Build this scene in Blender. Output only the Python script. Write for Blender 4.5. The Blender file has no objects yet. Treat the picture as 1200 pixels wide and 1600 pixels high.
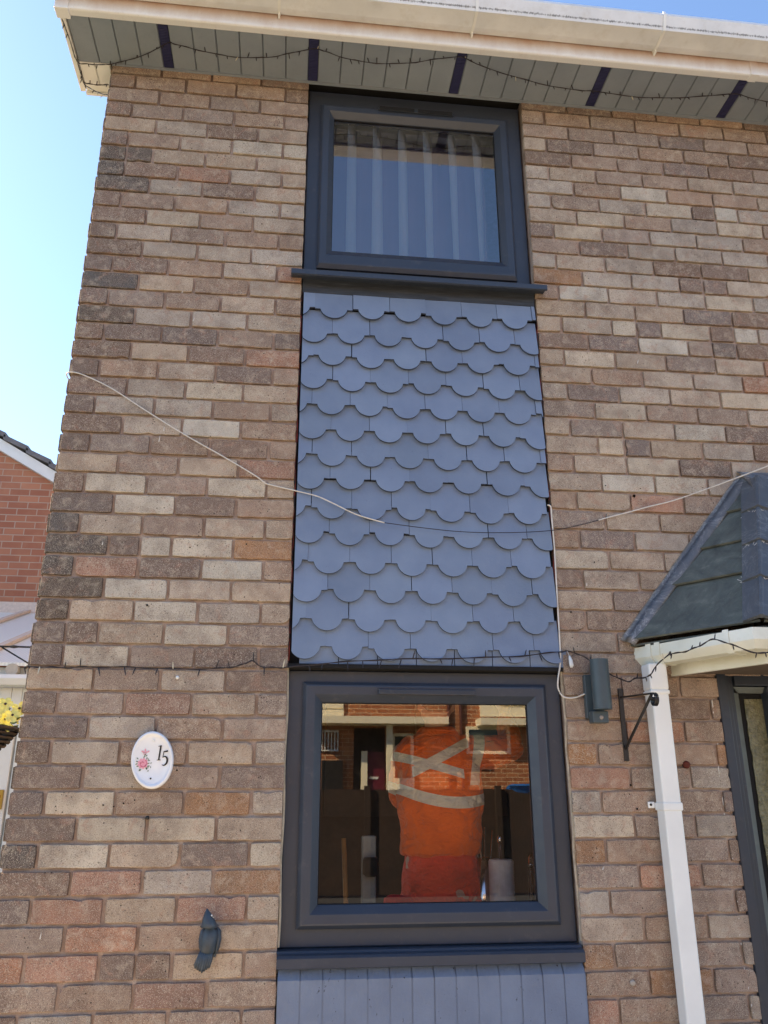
import bpy, bmesh, math, random
from mathutils import Vector, Matrix, noise
R = math.radians
S = bpy.context.scene
C = S.collection

# ------------------------------------------------------------------ camera
cam_d = bpy.data.cameras.new('camera'); cam = bpy.data.objects.new('camera', cam_d); C.objects.link(cam)
S.camera = cam
PITCH, YAW, ROLL = 0.33629, 0.11353, -0.0022
f_ = Vector((math.sin(YAW)*math.cos(PITCH), math.cos(YAW)*math.cos(PITCH), math.sin(PITCH)))
r_ = Vector((math.cos(YAW), -math.sin(YAW), 0)); u_ = r_.cross(f_)
r2 = r_*math.cos(ROLL)+u_*math.sin(ROLL); u2 = u_*math.cos(ROLL)-r_*math.sin(ROLL)
cam.matrix_world = Matrix(((r2.x, u2.x, -f_.x, 0.898), (r2.y, u2.y, -f_.y, -2.9774), (r2.z, u2.z, -f_.z, 1.5615), (0, 0, 0, 1)))
cam_d.sensor_fit = 'VERTICAL'; cam_d.sensor_height = 24; cam_d.sensor_width = 18; cam_d.lens = 19.249
cam_d.clip_start = 0.05; cam_d.clip_end = 2000
S.render.resolution_x = 768; S.render.resolution_y = 1024

# ------------------------------------------------------------------ light
SUN_EL, SUN_DX, SUN_DY = R(36), -0.850, 0.5268      # low sun behind the house, to the left
W = bpy.data.worlds.new('World'); S.world = W; W.use_nodes = True
wn = W.node_tree.nodes; wl = W.node_tree.links
sky = wn.new('ShaderNodeTexSky'); sky.sky_type = 'NISHITA'; sky.sun_disc = False
sky.sun_elevation = SUN_EL; sky.sun_rotation = math.atan2(SUN_DX, SUN_DY)
sky.air_density = 0.9; sky.dust_density = 0.25; sky.ozone_density = 2.2
wn['Background'].inputs[1].default_value = 0.09
wl.new(sky.outputs[0], wn['Background'].inputs[0])
sd = bpy.data.lights.new('sun', 'SUN'); sd.energy = 5.0; sd.angle = R(0.5); sd.color = (1.0, 0.80, 0.55)
sun = bpy.data.objects.new('sun', sd); C.objects.link(sun)
sun.rotation_euler = Vector((SUN_DX*math.cos(SUN_EL), SUN_DY*math.cos(SUN_EL), math.sin(SUN_EL))).to_track_quat('Z', 'Y').to_euler()
S.view_settings.view_transform = 'Standard'; S.view_settings.look = 'None'
S.view_settings.gamma = 1; S.view_settings.exposure = 2.05
S.render.engine = 'CYCLES'
S.cycles.max_bounces = 10; S.cycles.transparent_max_bounces = 12

# ------------------------------------------------------------------ helpers
def lin(r, g, b):
    f = lambda c: (c/255/12.92) if c <= 10 else ((c/255+0.055)/1.055)**2.4
    return (f(r), f(g), f(b), 1)

class NT:
    def __init__(s, name):
        s.m = bpy.data.materials.new(name); s.m.use_nodes = True
        s.t = s.m.node_tree; s.b = s.t.nodes['Principled BSDF']; s.o = s.t.nodes['Material Output']
    def n(s, typ, **k):
        nd = s.t.nodes.new(typ)
        for a, v in k.items(): setattr(nd, a, v)
        return nd
    def l(s, a, b): s.t.links.new(a, b)
    def co(s, scale=(1, 1, 1), obj=True):
        if not hasattr(s, 'tc'): s.tc = s.n('ShaderNodeTexCoord')
        mp = s.n('ShaderNodeMapping'); mp.inputs['Scale'].default_value = scale
        s.l(s.tc.outputs['Object'], mp.inputs[0]); return mp.outputs[0]
    def noise(s, scale, detail=4, rough=0.55, vec=None, dist=0):
        nd = s.n('ShaderNodeTexNoise'); nd.inputs['Scale'].default_value = scale
        nd.inputs['Detail'].default_value = detail; nd.inputs['Roughness'].default_value = rough
        nd.inputs['Distortion'].default_value = dist
        s.l(vec if vec is not None else s.co(), nd.inputs['Vector']); return nd.outputs['Fac']
    def ramp(s, fac, stops):
        nd = s.n('ShaderNodeValToRGB'); e = nd.color_ramp.elements
        while len(e) < len(stops): e.new(0.5)
        for x, (p, c) in zip(e, stops):
            x.position = p; x.color = c if len(c) == 4 else (*c, 1)
        s.l(fac, nd.inputs[0]); return nd.outputs[0]
    def g(s, fac, a, b): return s.ramp(fac, [(a, (0, 0, 0, 1)), (b, (1, 1, 1, 1))])
    def mix(s, fac, a, b, mode='MIX'):
        nd = s.n('ShaderNodeMix', data_type='RGBA', blend_type=mode)
        for i, v in ((0, fac), (6, a), (7, b)):
            if hasattr(v, 'links'): s.l(v, nd.inputs[i])
            else: nd.inputs[i].default_value = v
        return nd.outputs[2]
    def math(s, op, a, b=0.0):
        nd = s.n('ShaderNodeMath', operation=op)
        for i, v in enumerate((a, b)):
            if hasattr(v, 'links'): s.l(v, nd.inputs[i])
            else: nd.inputs[i].default_value = v
        return nd.outputs[0]
    def bump(s, h, strength=0.3, dist=0.002):
        nd = s.n('ShaderNodeBump'); nd.inputs['Strength'].default_value = strength; nd.inputs['Distance'].default_value = dist
        s.l(h, nd.inputs['Height']); s.l(nd.outputs[0], s.b.inputs['Normal']); return nd
    def base(s, c, rough=0.6, metal=0.0):
        if hasattr(c, 'links'): s.l(c, s.b.inputs['Base Color'])
        else: s.b.inputs['Base Color'].default_value = c
        if hasattr(rough, 'links'): s.l(rough, s.b.inputs['Roughness'])
        else: s.b.inputs['Roughness'].default_value = rough
        s.b.inputs['Metallic'].default_value = metal
        return s

def plain(name, c, rough=0.6, metal=0, var=0.12, sc=30, bump=0.1, bsc=200, spec=None):
    t = NT(name)
    nz = t.noise(sc, 5)
    dark = tuple(x*(1-var) for x in c[:3])+(1,); lite = tuple(min(1, x*(1+var)) for x in c[:3])+(1,)
    t.base(t.ramp(nz, [(0.3, dark), (0.7, lite)]), rough, metal)
    if bump: t.bump(t.noise(bsc, 3), bump, 0.001)
    if spec is not None: t.b.inputs['Specular IOR Level'].default_value = spec
    return t.m

def obj(name, bm, mats, parent=None, smooth=False, shift=True):
    me = bpy.data.meshes.new(name); bm.normal_update(); bm.to_mesh(me); bm.free()
    for m in (mats if isinstance(mats, (list, tuple)) else [mats]): me.materials.append(m)
    if smooth:
        for p in me.polygons: p.use_smooth = True
    o = bpy.data.objects.new(name, me); C.objects.link(o)
    if parent is not None:
        o.parent = parent
        if shift:
            w = Vector((0, 0, 0)); p = parent
            while p is not None: w += p.location; p = p.parent
            o.location = -w
    return o
def empty(name, loc=(0, 0, 0), parent=None):
    o = bpy.data.objects.new(name, None); C.objects.link(o); o.location = loc
    o.empty_display_size = 0.1
    if parent is not None:
        o.parent = parent
    return o
def tag(o, label=None, cat=None, group=None, kind=None):
    for k, v in (('label', label), ('category', cat), ('group', group), ('kind', kind)):
        if v: o[k] = v
    return o

def box(bm, x0, x1, y0, y1, z0, z1, mi=0, bev=0):
    v = [bm.verts.new(p) for p in ((x0, y0, z0), (x1, y0, z0), (x1, y1, z0), (x0, y1, z0), (x0, y0, z1), (x1, y0, z1), (x1, y1, z1), (x0, y1, z1))]
    fs = [bm.faces.new([v[i] for i in q]) for q in ((0, 3, 2, 1), (4, 5, 6, 7), (0, 1, 5, 4), (1, 2, 6, 5), (2, 3, 7, 6), (3, 0, 4, 7))]
    for q in fs: q.material_index = mi
    if bev:
        es = list({e for q in fs for e in q.edges})
        bmesh.ops.bevel(bm, geom=es, offset=bev, segments=2, affect='EDGES', profile=0.5)
    return fs
def bx(x0, x1, y0, y1, z0, z1, bev=0):
    bm = bmesh.new(); box(bm, x0, x1, y0, y1, z0, z1, 0, bev); return bm
def poly(bm, pts, thick=None, mi=0):
    """flat polygon, extruded by vector thick"""
    a = [bm.verts.new(p) for p in pts]
    if thick is None:
        q = bm.faces.new(a); q.material_index = mi; return q
    t = Vector(thick); b = [bm.verts.new(Vector(p)+t) for p in pts]
    n = len(a); fs = [bm.faces.new(a), bm.faces.new(b[::-1])]
    for i in range(n): fs.append(bm.faces.new((a[i], b[i], b[(i+1) % n], a[(i+1) % n])))
    for q in fs: q.material_index = mi
    bmesh.ops.recalc_face_normals(bm, faces=fs)
def tube(bm, pts, r, seg=6, cap=True):
    pts = [Vector(p) for p in pts]; rings = []
    rr = r if isinstance(r, (list, tuple)) else [r]*len(pts)
    for i, p in enumerate(pts):
        d = (pts[min(i+1, len(pts)-1)]-pts[max(i-1, 0)]).normalized()
        a = Vector((0, 0, 1)) if abs(d.z) < 0.9 else Vector((0, 1, 0))
        s = d.cross(a).normalized(); t = s.cross(d)
        rings.append([bm.verts.new(p+rr[i]*(math.cos(k*2*math.pi/seg)*s+math.sin(k*2*math.pi/seg)*t)) for k in range(seg)])
    for a, b in zip(rings, rings[1:]):
        for k in range(seg): bm.faces.new((a[k], a[(k+1) % seg], b[(k+1) % seg], b[k]))
    if cap: bm.faces.new(rings[0][::-1]); bm.faces.new(rings[-1])
def lathe(bm, prof, cx, cy, seg=24, axis='Z', capends=True):
    """prof: list of (radius, height)"""
    rings = []
    for r, h in prof:
        ring = []
        for k in range(seg):
            a = k*2*math.pi/seg
            if axis == 'Z': p = (cx+r*math.cos(a), cy+r*math.sin(a), h)
            else: p = (cx+r*math.cos(a), h, cy+r*math.sin(a))
            ring.append(bm.verts.new(p))
        rings.append(ring)
    fs = []
    for a, b in zip(rings, rings[1:]):
        for k in range(seg): fs.append(bm.faces.new((a[k], a[(k+1) % seg], b[(k+1) % seg], b[k])))
    if capends: fs += [bm.faces.new(rings[0][::-1]), bm.faces.new(rings[-1])]
    bmesh.ops.recalc_face_normals(bm, faces=fs)
def smooth_path(pts, n=6):
    pts = [Vector(p) for p in pts]; out = []
    for i in range(len(pts)-1):
        p0 = pts[max(i-1, 0)]; p1 = pts[i]; p2 = pts[i+1]; p3 = pts[min(i+2, len(pts)-1)]
        for k in range(n):
            t = k/n
            out.append(0.5*((2*p1)+(p2-p0)*t+(2*p0-5*p1+4*p2-p3)*t*t+(3*p1-p0-3*p2+p3)*t**3))
    out.append(pts[-1]); return out
def sweep(bm, path, prof, closed_prof=True):
    """prof: list of (side, up); path horizontal list of points; side is to the left of travel; mitred"""
    path = [Vector(p) for p in path]; rings = []
    for i, p in enumerate(path):
        d0 = (path[i]-path[i-1]).normalized() if i > 0 else (path[1]-path[0]).normalized()
        d1 = (path[i+1]-path[i]).normalized() if i < len(path)-1 else d0
        n0 = Vector((-d0.y, d0.x, 0)).normalized(); n1 = Vector((-d1.y, d1.x, 0)).normalized()
        m = (n0+n1).normalized(); m = m/max(0.3, m.dot(n0))
        rings.append([bm.verts.new(p+m*a+Vector((0, 0, b))) for a, b in prof])
    n = len(prof); fs = []
    for a, b in zip(rings, rings[1:]):
        for k in range(n if closed_prof else n-1): fs.append(bm.faces.new((a[k], a[(k+1) % n], b[(k+1) % n], b[k])))
    if closed_prof: fs += [bm.faces.new(rings[0][::-1]), bm.faces.new(rings[-1])]
    bmesh.ops.recalc_face_normals(bm, faces=fs)
def frame(bm, x0, x1, z0, z1, prof):
    """mitred rectangular frame; prof list of (inset, y)"""
    rings = []
    for d, y in prof:
        rings.append([bm.verts.new(p) for p in ((x0+d, y, z0+d), (x1-d, y, z0+d), (x1-d, y, z1-d), (x0+d, y, z1-d))])
    rings.append(rings[0]); fs = []
    for a, b in zip(rings, rings[1:]):
        for k in range(4): fs.append(bm.faces.new((a[k], a[(k+1) % 4], b[(k+1) % 4], b[k])))
    bmesh.ops.recalc_face_normals(bm, faces=fs)

# ------------------------------------------------------------------ materials
def brick_mat(name, grain=1.0):
    t = NT(name)
    at = t.n('ShaderNodeAttribute', attribute_name='tone')
    c = at.outputs['Color']
    blotch = t.noise(9, 5, 0.6)
    c = t.mix(t.g(blotch, 0.42, 0.68), c, t.mix(0.55, c, lin(108, 88, 78)))
    c = t.mix(t.math('MULTIPLY', t.g(t.noise(17, 5, 0.65, dist=1.0), 0.55, 0.68), 0.5), c, lin(168, 128, 108))
    c = t.mix(t.math('MULTIPLY', t.g(t.noise(1.3, 4, 0.6), 0.5, 0.68), 0.35), c, lin(104, 92, 84))
    soft = t.noise(28, 4, 0.6, dist=0.5)
    c = t.mix(t.math('MULTIPLY', t.g(soft, 0.5, 0.75), 0.55), c, lin(196, 182, 162))
    sand = t.noise(430, 2, 0.7)
    c = t.mix(t.math('MULTIPLY', t.g(sand, 0.55, 0.66), 0.75*grain), c, lin(214, 204, 186))
    sand2 = t.noise(300, 2, 0.7, vec=t.co((1, 1, 1.2)))
    c = t.mix(t.math('MULTIPLY', t.g(sand2, 0.56, 0.66), 0.7*grain), c, lin(76, 62, 54))
    vo = t.n('ShaderNodeTexVoronoi', feature='F1'); vo.inputs['Scale'].default_value = 62
    t.l(t.co(), vo.inputs['Vector'])
    pm = t.math('MULTIPLY', t.math('LESS_THAN', vo.outputs['Distance'], 0.15), t.g(t.noise(14, 3), 0.5, 0.62))
    c = t.mix(t.math('MULTIPLY', pm, 0.85), c, lin(45, 38, 34))
    st = t.noise(5, 6, 0.65, vec=t.co((1, 1, 0.35)))
    c = t.mix(t.math('MULTIPLY', t.g(st, 0.55, 0.8), 0.35), c, lin(92, 80, 72))
    t.base(c, 0.92)
    h = t.math('ADD', t.noise(260, 5, 0.7), t.math('MULTIPLY', t.noise(40, 5, 0.6), 1.6))
    h = t.math('SUBTRACT', h, t.math('MULTIPLY', pm, 1.5))
    t.bump(h, 0.9, 0.003)
    t.b.inputs['Specular IOR Level'].default_value = 0.15
    return t.m
M = {}
M['brick'] = brick_mat('brick')
t = NT('mortar')
c = t.ramp(t.noise(12, 5), [(0.3, lin(150, 130, 118)), (0.55, lin(178, 158, 145)), (0.75, lin(196, 180, 167))])
c = t.mix(t.math('MULTIPLY', t.g(t.noise(350, 2, 0.7), 0.5, 0.65), 0.4), c, lin(96, 80, 70))
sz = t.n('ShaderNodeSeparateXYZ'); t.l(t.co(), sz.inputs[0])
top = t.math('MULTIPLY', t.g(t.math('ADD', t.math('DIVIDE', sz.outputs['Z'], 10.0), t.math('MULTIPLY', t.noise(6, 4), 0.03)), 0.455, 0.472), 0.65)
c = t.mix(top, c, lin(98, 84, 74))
t.base(c, 0.95); t.bump(t.noise(180, 5, 0.7), 0.7, 0.003); t.b.inputs['Specular IOR Level'].default_value = 0.1
M['mortar'] = t.m

def grey_paint(name, col, rough=0.38):
    t = NT(name)
    c = t.ramp(t.noise(6, 5), [(0.3, tuple(x*0.93 for x in col[:3])+(1,)), (0.7, tuple(x*1.08 for x in col[:3])+(1,))])
    c = t.mix(t.math('MULTIPLY', t.g(t.noise(22, 6, 0.7), 0.58, 0.8), 0.16), c, lin(140, 132, 122))
    t.base(c, t.ramp(t.noise(30, 4), [(0.3, (rough-0.06,)*3), (0.7, (rough+0.1,)*3)]))
    t.bump(t.noise(900, 2), 0.12, 0.0005); return t.m
M['anth'] = grey_paint('anthracite_plastic', lin(50, 57, 70))
M['anth_door'] = grey_paint('anthracite_door', lin(40, 48, 60))
t = NT('tile_paint')
c = t.ramp(t.noise(7, 5), [(0.3, lin(111, 126, 151)), (0.7, lin(122, 137, 161))])
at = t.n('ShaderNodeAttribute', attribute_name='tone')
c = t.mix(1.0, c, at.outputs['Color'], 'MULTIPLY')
c = t.mix(t.math('MULTIPLY', t.g(t.noise(26, 6, 0.75, vec=t.co((1.5, 1, 0.5))), 0.6, 0.8), 0.28), c, lin(140, 146, 160))
c = t.mix(t.math('MULTIPLY', t.g(t.noise(70, 5, 0.8), 0.64, 0.74), 0.5), c, lin(66, 72, 88))
t.base(c, 0.8); t.b.inputs['Specular IOR Level'].default_value = 0.25; t.bump(t.math('ADD', t.noise(120, 5, 0.6), t.math('MULTIPLY', t.noise(18, 3), 2)), 0.3, 0.002)
M['tile'] = t.m
t = NT('painted_brick')
c = t.ramp(t.noise(9, 5), [(0.3, lin(100, 113, 137)), (0.7, lin(110, 124, 148))])
c = t.mix(t.g(t.noise(34, 5, 0.7, vec=t.co((1.6, 1, 0.8))), 0.66, 0.68), c, lin(44, 44, 54))
t.base(c, 0.55); t.bump(t.math('ADD', t.noise(150, 5, 0.65), t.math('MULTIPLY', t.noise(30, 4), 1.5)), 0.5, 0.003)
M['pbrick'] = t.m
M['black'] = plain('black_felt', lin(17, 17, 20), 0.9, var=0.3, sc=40)
t = NT('weathered_board')
c = t.ramp(t.noise(16, 6, 0.7, vec=t.co((0.5, 1, 5))), [(0.3, lin(36, 40, 48)), (0.6, lin(58, 64, 74)), (0.8, lin(96, 100, 106))])
t.base(c, 0.6); t.bump(t.noise(60, 5, 0.6, vec=t.co((0.3, 1, 4))), 0.6, 0.003); M['board'] = t.m
t = NT('red_sealant'); t.base(t.ramp(t.noise(9, 5, 0.7), [(0.46, lin(40, 34, 36)), (0.56, lin(124, 48, 44))]), 0.85); M['redfelt'] = t.m

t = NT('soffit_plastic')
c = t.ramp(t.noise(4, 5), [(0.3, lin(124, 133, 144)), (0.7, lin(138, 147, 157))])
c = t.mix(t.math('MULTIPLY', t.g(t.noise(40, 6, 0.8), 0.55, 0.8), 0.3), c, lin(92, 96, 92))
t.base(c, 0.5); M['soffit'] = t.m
t = NT('fascia_plastic')
sz = t.n('ShaderNodeSeparateXYZ'); t.l(t.co(), sz.inputs[0])
hz = t.math('ADD', t.math('MULTIPLY', t.math('SUBTRACT', sz.outputs['Z'], 4.70), 9.0), t.math('MULTIPLY', t.noise(9, 6, 0.65, vec=t.co((1.4, 1, 0.6))), 0.55))
c = t.mix(t.math('MULTIPLY', t.g(hz, 0.30, 1.0), 0.8), lin(224, 226, 228), lin(158, 112, 76))
c = t.mix(t.math('MULTIPLY', t.g(t.noise(260, 3, 0.8), 0.62, 0.7), 0.45), c, lin(120, 92, 70))
t.base(c, 0.4); M['fascia'] = t.m
t = NT('gutter_plastic')
sz = t.n('ShaderNodeSeparateXYZ'); t.l(t.co(), sz.inputs[0])
edge = t.math('SUBTRACT', 1.0, t.math('MULTIPLY', t.math('ABSOLUTE', t.math('SUBTRACT', sz.outputs['Z'], 4.788)), 110.0))
alg = t.math('ADD', t.math('MULTIPLY', edge, 0.22), t.math('MULTIPLY', t.noise(130, 6, 0.85, vec=t.co((1, 1, 0.35))), 0.8))
c = t.ramp(t.noise(5, 5), [(0.3, lin(206, 210, 214)), (0.7, lin(228, 231, 234))])
c = t.mix(t.math('MULTIPLY', t.g(alg, 0.50, 0.62), 0.8), c, lin(64, 64, 56))
c = t.mix(t.math('MULTIPLY', t.g(t.noise(16, 6, 0.7), 0.5, 0.8), 0.3), c, lin(160, 150, 130))
t.base(c, 0.4); M['gutter'] = t.m
M['white'] = plain('white_plastic', lin(226, 228, 226), 0.33, var=0.04, sc=8, bump=0)
t = NT('aged_white_plastic')
c = t.ramp(t.noise(5, 5), [(0.3, lin(200, 202, 186)), (0.7, lin(228, 230, 220))])
c = t.mix(t.math('MULTIPLY', t.g(t.noise(20, 6, 0.75), 0.56, 0.8), 0.35), c, lin(150, 142, 112))
t.base(c, 0.35); M['oldwhite'] = t.m
M['vent'] = plain('vent_dark', lin(30, 30, 58), 0.6, bump=0)
t = NT('roof_slate')
c = t.ramp(t.noise(9, 6, 0.65, dist=1.2), [(0.3, lin(70, 75, 72)), (0.55, lin(92, 97, 92)), (0.8, lin(124, 126, 116))])
c = t.mix(t.math('MULTIPLY', t.g(t.noise(45, 6, 0.8, dist=1), 0.58, 0.75), 0.35), c, lin(160, 158, 140))
c = t.mix(t.math('MULTIPLY', t.g(t.noise(12, 6, 0.7, vec=t.co((1, 5, 0.7))), 0.52, 0.72), 0.4), c, lin(58, 60, 58))
t.base(c, 0.68); t.bump(t.noise(50, 5, 0.6), 0.6, 0.004); M['slate'] = t.m
def swirl(name, a, b, c_):
    t = NT(name)
    nz = t.noise(6, 6, 0.6, dist=2.2)
    v = t.math('ABSOLUTE', t.math('SUBTRACT', nz, 0.5))
    c = t.ramp(v, [(0.0, c_), (0.012, b), (0.09, a), (0.3, b)])
    c = t.mix(t.math('MULTIPLY', t.g(t.noise(3, 4), 0.4, 0.6), 0.8), c, a)
    c = t.mix(t.math('MULTIPLY', t.g(t.noise(50, 6, .8), 0.55, 0.75), 0.3), c, c_)
    t.base(c, 0.42); t.bump(nz, 0.4, 0.004); return t.m
M['lead'] = swirl('lead_flashing', lin(132, 137, 146), lin(158, 161, 168), lin(222, 223, 226))
M['hip'] = swirl('hip_tile', lin(78, 84, 92), lin(92, 98, 104), lin(136, 140, 144))
M['wire'] = plain('dark_wire', lin(34, 28, 34), 0.5, bump=0)
M['whitewire'] = plain('white_cable', lin(205, 200, 192), 0.5, bump=0, sc=50)
M['iron'] = plain('black_iron', lin(26, 24, 24), 0.4, var=0.4, sc=90)
M['lampgrey'] = plain('lamp_grey', lin(62, 74, 80), 0.45, var=0.08)
M['birdgrey'] = plain('painted_bird_grey', lin(52, 64, 76), 0.5, var=0.25, sc=60, bump=0.5)
M['ceramic'] = plain('glazed_ceramic', lin(228, 230, 234), 0.12, var=0.02, bump=0)
M['ink'] = plain('black_ink', lin(18, 18, 20), 0.4, bump=0)
M['pink'] = plain('pink_glaze', lin(196, 104, 128), 0.3, var=0.2, sc=300, bump=0)
M['palepink'] = plain('pale_pink_glaze', lin(226, 160, 178), 0.3, var=0.1, sc=300, bump=0)
M['leafglaze'] = plain('green_glaze', lin(98, 122, 104), 0.3, var=0.25, sc=300, bump=0)
M['sealant'] = plain('sealant', lin(168, 158, 140), 0.8, var=0.25, sc=60)
M['chrome'] = plain('chrome', lin(200, 200, 205), 0.15, 1.0, var=0.05, bump=0)

def glass(name, k, tint=(1, 1, 1, 1), rough=0.0, bump=0):
    t = NT(name); t.t.nodes.remove(t.b)
    tr = t.n('ShaderNodeBsdfTransparent'); tr.inputs[0].default_value = tint
    gl = t.n('ShaderNodeBsdfGlossy'); gl.inputs['Roughness'].default_value = rough
    fr = t.n('ShaderNodeFresnel'); fr.inputs[0].default_value = 1.5
    fac = t.math('ADD', t.math('MULTIPLY', fr.outputs[0], 1.5), k)
    mx = t.n('ShaderNodeMixShader'); t.l(fac, mx.inputs[0]); t.l(tr.outputs[0], mx.inputs[1]); t.l(gl.outputs[0], mx.inputs[2])
    if bump:
        bp = t.n('ShaderNodeBump'); bp.inputs['Strength'].default_value = 1; bp.inputs['Distance'].default_value = bump
        t.l(t.noise(2.2, 2), bp.inputs['Height']); t.l(bp.outputs[0], gl.inputs['Normal'])
    t.l(mx.outputs[0], t.o.inputs[0]); return t.m
M['glass'] = glass('window_glass', 0.08, (0.97, 0.98, 0.98, 1), bump=0.00005)

M['upglass'] = glass('coated_window_glass', 0.19, (0.95, 0.97, 0.97, 1), bump=0.00005)

# ------------------------------------------------------------------ brick layout of the front wall
H = 0.081; TOP = 4.75; BL = 0.215; PT = 0.225
B0 = 1.903
TONE = {'P': (178, 166, 150), 'L': (162, 147, 132), 'M': (147, 128, 114), 'D': (124, 107, 97), 'K': (98, 89, 83), 'R': (158, 124, 106), 'O': (154, 120, 92)}
LEFT = ['MMMD', 'dMMMd', 'MMMM', 'dMMMm', 'LLDL', 'dMLPp', 'kkLLL', 'kDRLl', 'KLDL', 'dMMLl', 'DPML', 'dLMMm', 'DLLL', 'dDMLr', 'KLML',
        'dMMLm', 'KLLL', 'dDDMd', 'DLDR', 'dMLDm', 'DLPL', 'dLLMl', 'DLPM', 'dMMDm', 'LMLR', 'dPMPl', 'DPDM', 'kLMLl', 'KdpPO', 'kRDPm',
        'KPLL', 'kLPLl', 'ddLPM', 'dPMDd', 'LMLD', 'dMRLm', 'DLMM', 'dLMLl', 'DLMD', 'dPMOl', 'DPPL', 'kPLDp', 'DRLO', 'dRLRl', 'MRML', 'rRddLm', 'MMRM', 'dLMMm', 'RMMD']
RIGHT = ['DDDMM', 'mMMMMM', 'MMMDMM', 'lDMMMDM', 'DMMDDM', 'lLMMLL', 'LMPMML', 'lMLPdpL', 'LPMLPM', 'dPMLLML', 'MDLLLM', 'lLLDDLL', 'OLLddLM',
         'mPLLPL', 'LLLDDL', 'lLpdPdpL', 'DDPmdD', 'lPLMLrR', 'LMLLRM', 'lDLLPL', 'MPMMLL', 'lMLPDML', 'LpdLLdpL', 'mLPDLLM', 'LPPLLM', 'mLRMMLM',
         'MLLLML', 'mDLML', 'PLLLM', 'dLLML', 'LMMLM', 'mMLML', 'LMMDM', 'dLMM', 'MMMM', 'mMDM', 'MRMD', 'oMMOM', 'RMLM', 'lMMDM', 'PMLM', 'oMMMM', 'MRML', 'lMMDM',
         'LMLM', 'oMMLM', 'MOMM', 'rMMLM']
rng = random.Random(7)
def tone(ch, leftend=False):
    c = TONE[ch.upper()]; c = [146+(c[0]-145)*1.22, 130+(c[1]-129)*1.22, 118+(c[2]-117)*1.22]; j = rng.uniform(0.93, 1.07); w = rng.uniform(-5, 5)
    j *= 1.04; return lin(min(255, c[0]*j+w), min(255, c[1]*j), min(255, c[2]*j-w))
def brick(bm, lay, x0, x1, z0, z1, col, mp, depth=0.0):
    """one brick face standing proud of the mortar, with worn edges; mp maps (s, out, z) to a point"""
    j = 0.0015
    n = max(3, int((x1-x0)/0.022)); pts = []
    dz = rng.uniform(-0.0012, 0.0012); dx = rng.uniform(-0.0015, 0.0015); tilt = rng.uniform(-0.0012, 0.0012)
    for i in range(n): pts.append((x0+(x1-x0)*i/n, z0))
    for i in range(3): pts.append((x1, z0+(z1-z0)*i/3))
    for i in range(n): pts.append((x1-(x1-x0)*i/n, z1))
    for i in range(3): pts.append((x0, z1-(z1-z0)*i/3))
    cx, cz = (x0+x1)/2, (z0+z1)/2; hw, hz = (x1-x0)/2, (z1-z0)/2
    chip = rng.random() < 0.12; ck = rng.randrange(len(pts))
    out = rng.uniform(-0.0012, 0.0028)
    def ring(ins, o, jj):
        vs = []
        for k, (x, z) in enumerate(pts):
            a = ins + rng.uniform(-jj, jj) + (0.006 if chip and abs(k-ck) < 1 else 0)
            sx = x-cx; szz = z-cz
            xx = cx+sx*(1-a/hw)+dx; zz = cz+szz*(1-a/hz)+dz+sx/hw*tilt
            # rounded corners
            if abs(sx) > hw*0.99 and abs(szz) > hz*0.99: xx -= math.copysign(0.0012, sx); zz -= math.copysign(0.0012, szz)
            vs.append(bm.verts.new(mp(xx, o, zz)))
        return vs
    a = ring(0, -0.012, 0); b = ring(0.0004, out+0.0035, j); c = ring(0.0020, out+0.0055, j*0.9)
    m = len(pts); fs = []
    for p, q in ((a, b), (b, c)):
        for k in range(m): fs.append(bm.faces.new((p[k], p[(k+1) % m], q[(k+1) % m], q[k])))
    fs.append(bm.faces.new(c))
    for q in fs:
        for lp in q.loops: lp[lay] = col
def lay_row(bm, lay, x, xmax, r, s, mp, filler='MLMLD'):
    z1 = TOP-(r-1)*H-0.005; z0 = z1-H+0.010; i = 0; first = True
    while x < xmax-0.02:
        ch = s[i] if i < len(s) else rng.choice(filler)
        if i >= len(s) and first: ch = ch.lower() if r % 2 == 0 else ch
        w = BL if ch.isupper() else 0.1025
        x1 = min(x+w, xmax)
        if xmax-x1 < 0.025: x1 = xmax
        brick(bm, lay, x, x1, z0, z1, tone(ch), mp)
        x = x1+0.010; i += 1; first = False
front = lambda s, o, z: Vector((s, -o, z))
gable = lambda s, o, z: Vector((-o, s, z))

# ------------------------------------------------------------------ the house
house = tag(empty('house', (3.2, 0, 0)), 'brown brick house with blue-grey fish-scale tiles between two dark framed windows', 'house')
NR = 58
bm = bmesh.new(); lay = bm.loops.layers.float_color.new('tone')
for r in range(1, NR+1):
    lay_row(bm, lay, 0.002, 0.890, r, LEFT[r-1] if r <= len(LEFT) else ('MLDR' if r % 2 else 'dMRLm'), front)
    ztop = TOP-(r-1)*H
    xm = 6.4
    s = RIGHT[r-1] if r <= len(RIGHT) else ('MRMM' if r % 2 else 'mMDMM')
    if ztop > 2.06: lay_row(bm, lay, B0, xm, r, s, front)
    else:
        lay_row(bm, lay, B0, 2.500, r, s, front)
        if ztop < 2.1: lay_row(bm, lay, 3.60+(0.1125 if r % 2 == 0 else 0), xm, r, '', front)
w = obj('front_brickwork', bm, M['brick'], house)
bm = bmesh.new()
box(bm, 0.004, 0.888, 0.006, 0.26, 0, 4.74); box(bm, B0+0.003, 2.497, 0.006, 0.26, 0, 2.04)
box(bm, B0+0.003, 6.39, 0.006, 0.26, 2.04, 4.74); box(bm, 3.603, 6.39, 0.004, 0.26, 0, 2.04)
obj('mortar_bed', bm, M['mortar'], house)
bm = bmesh.new(); lay = bm.loops.layers.float_color.new('tone')
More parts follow.
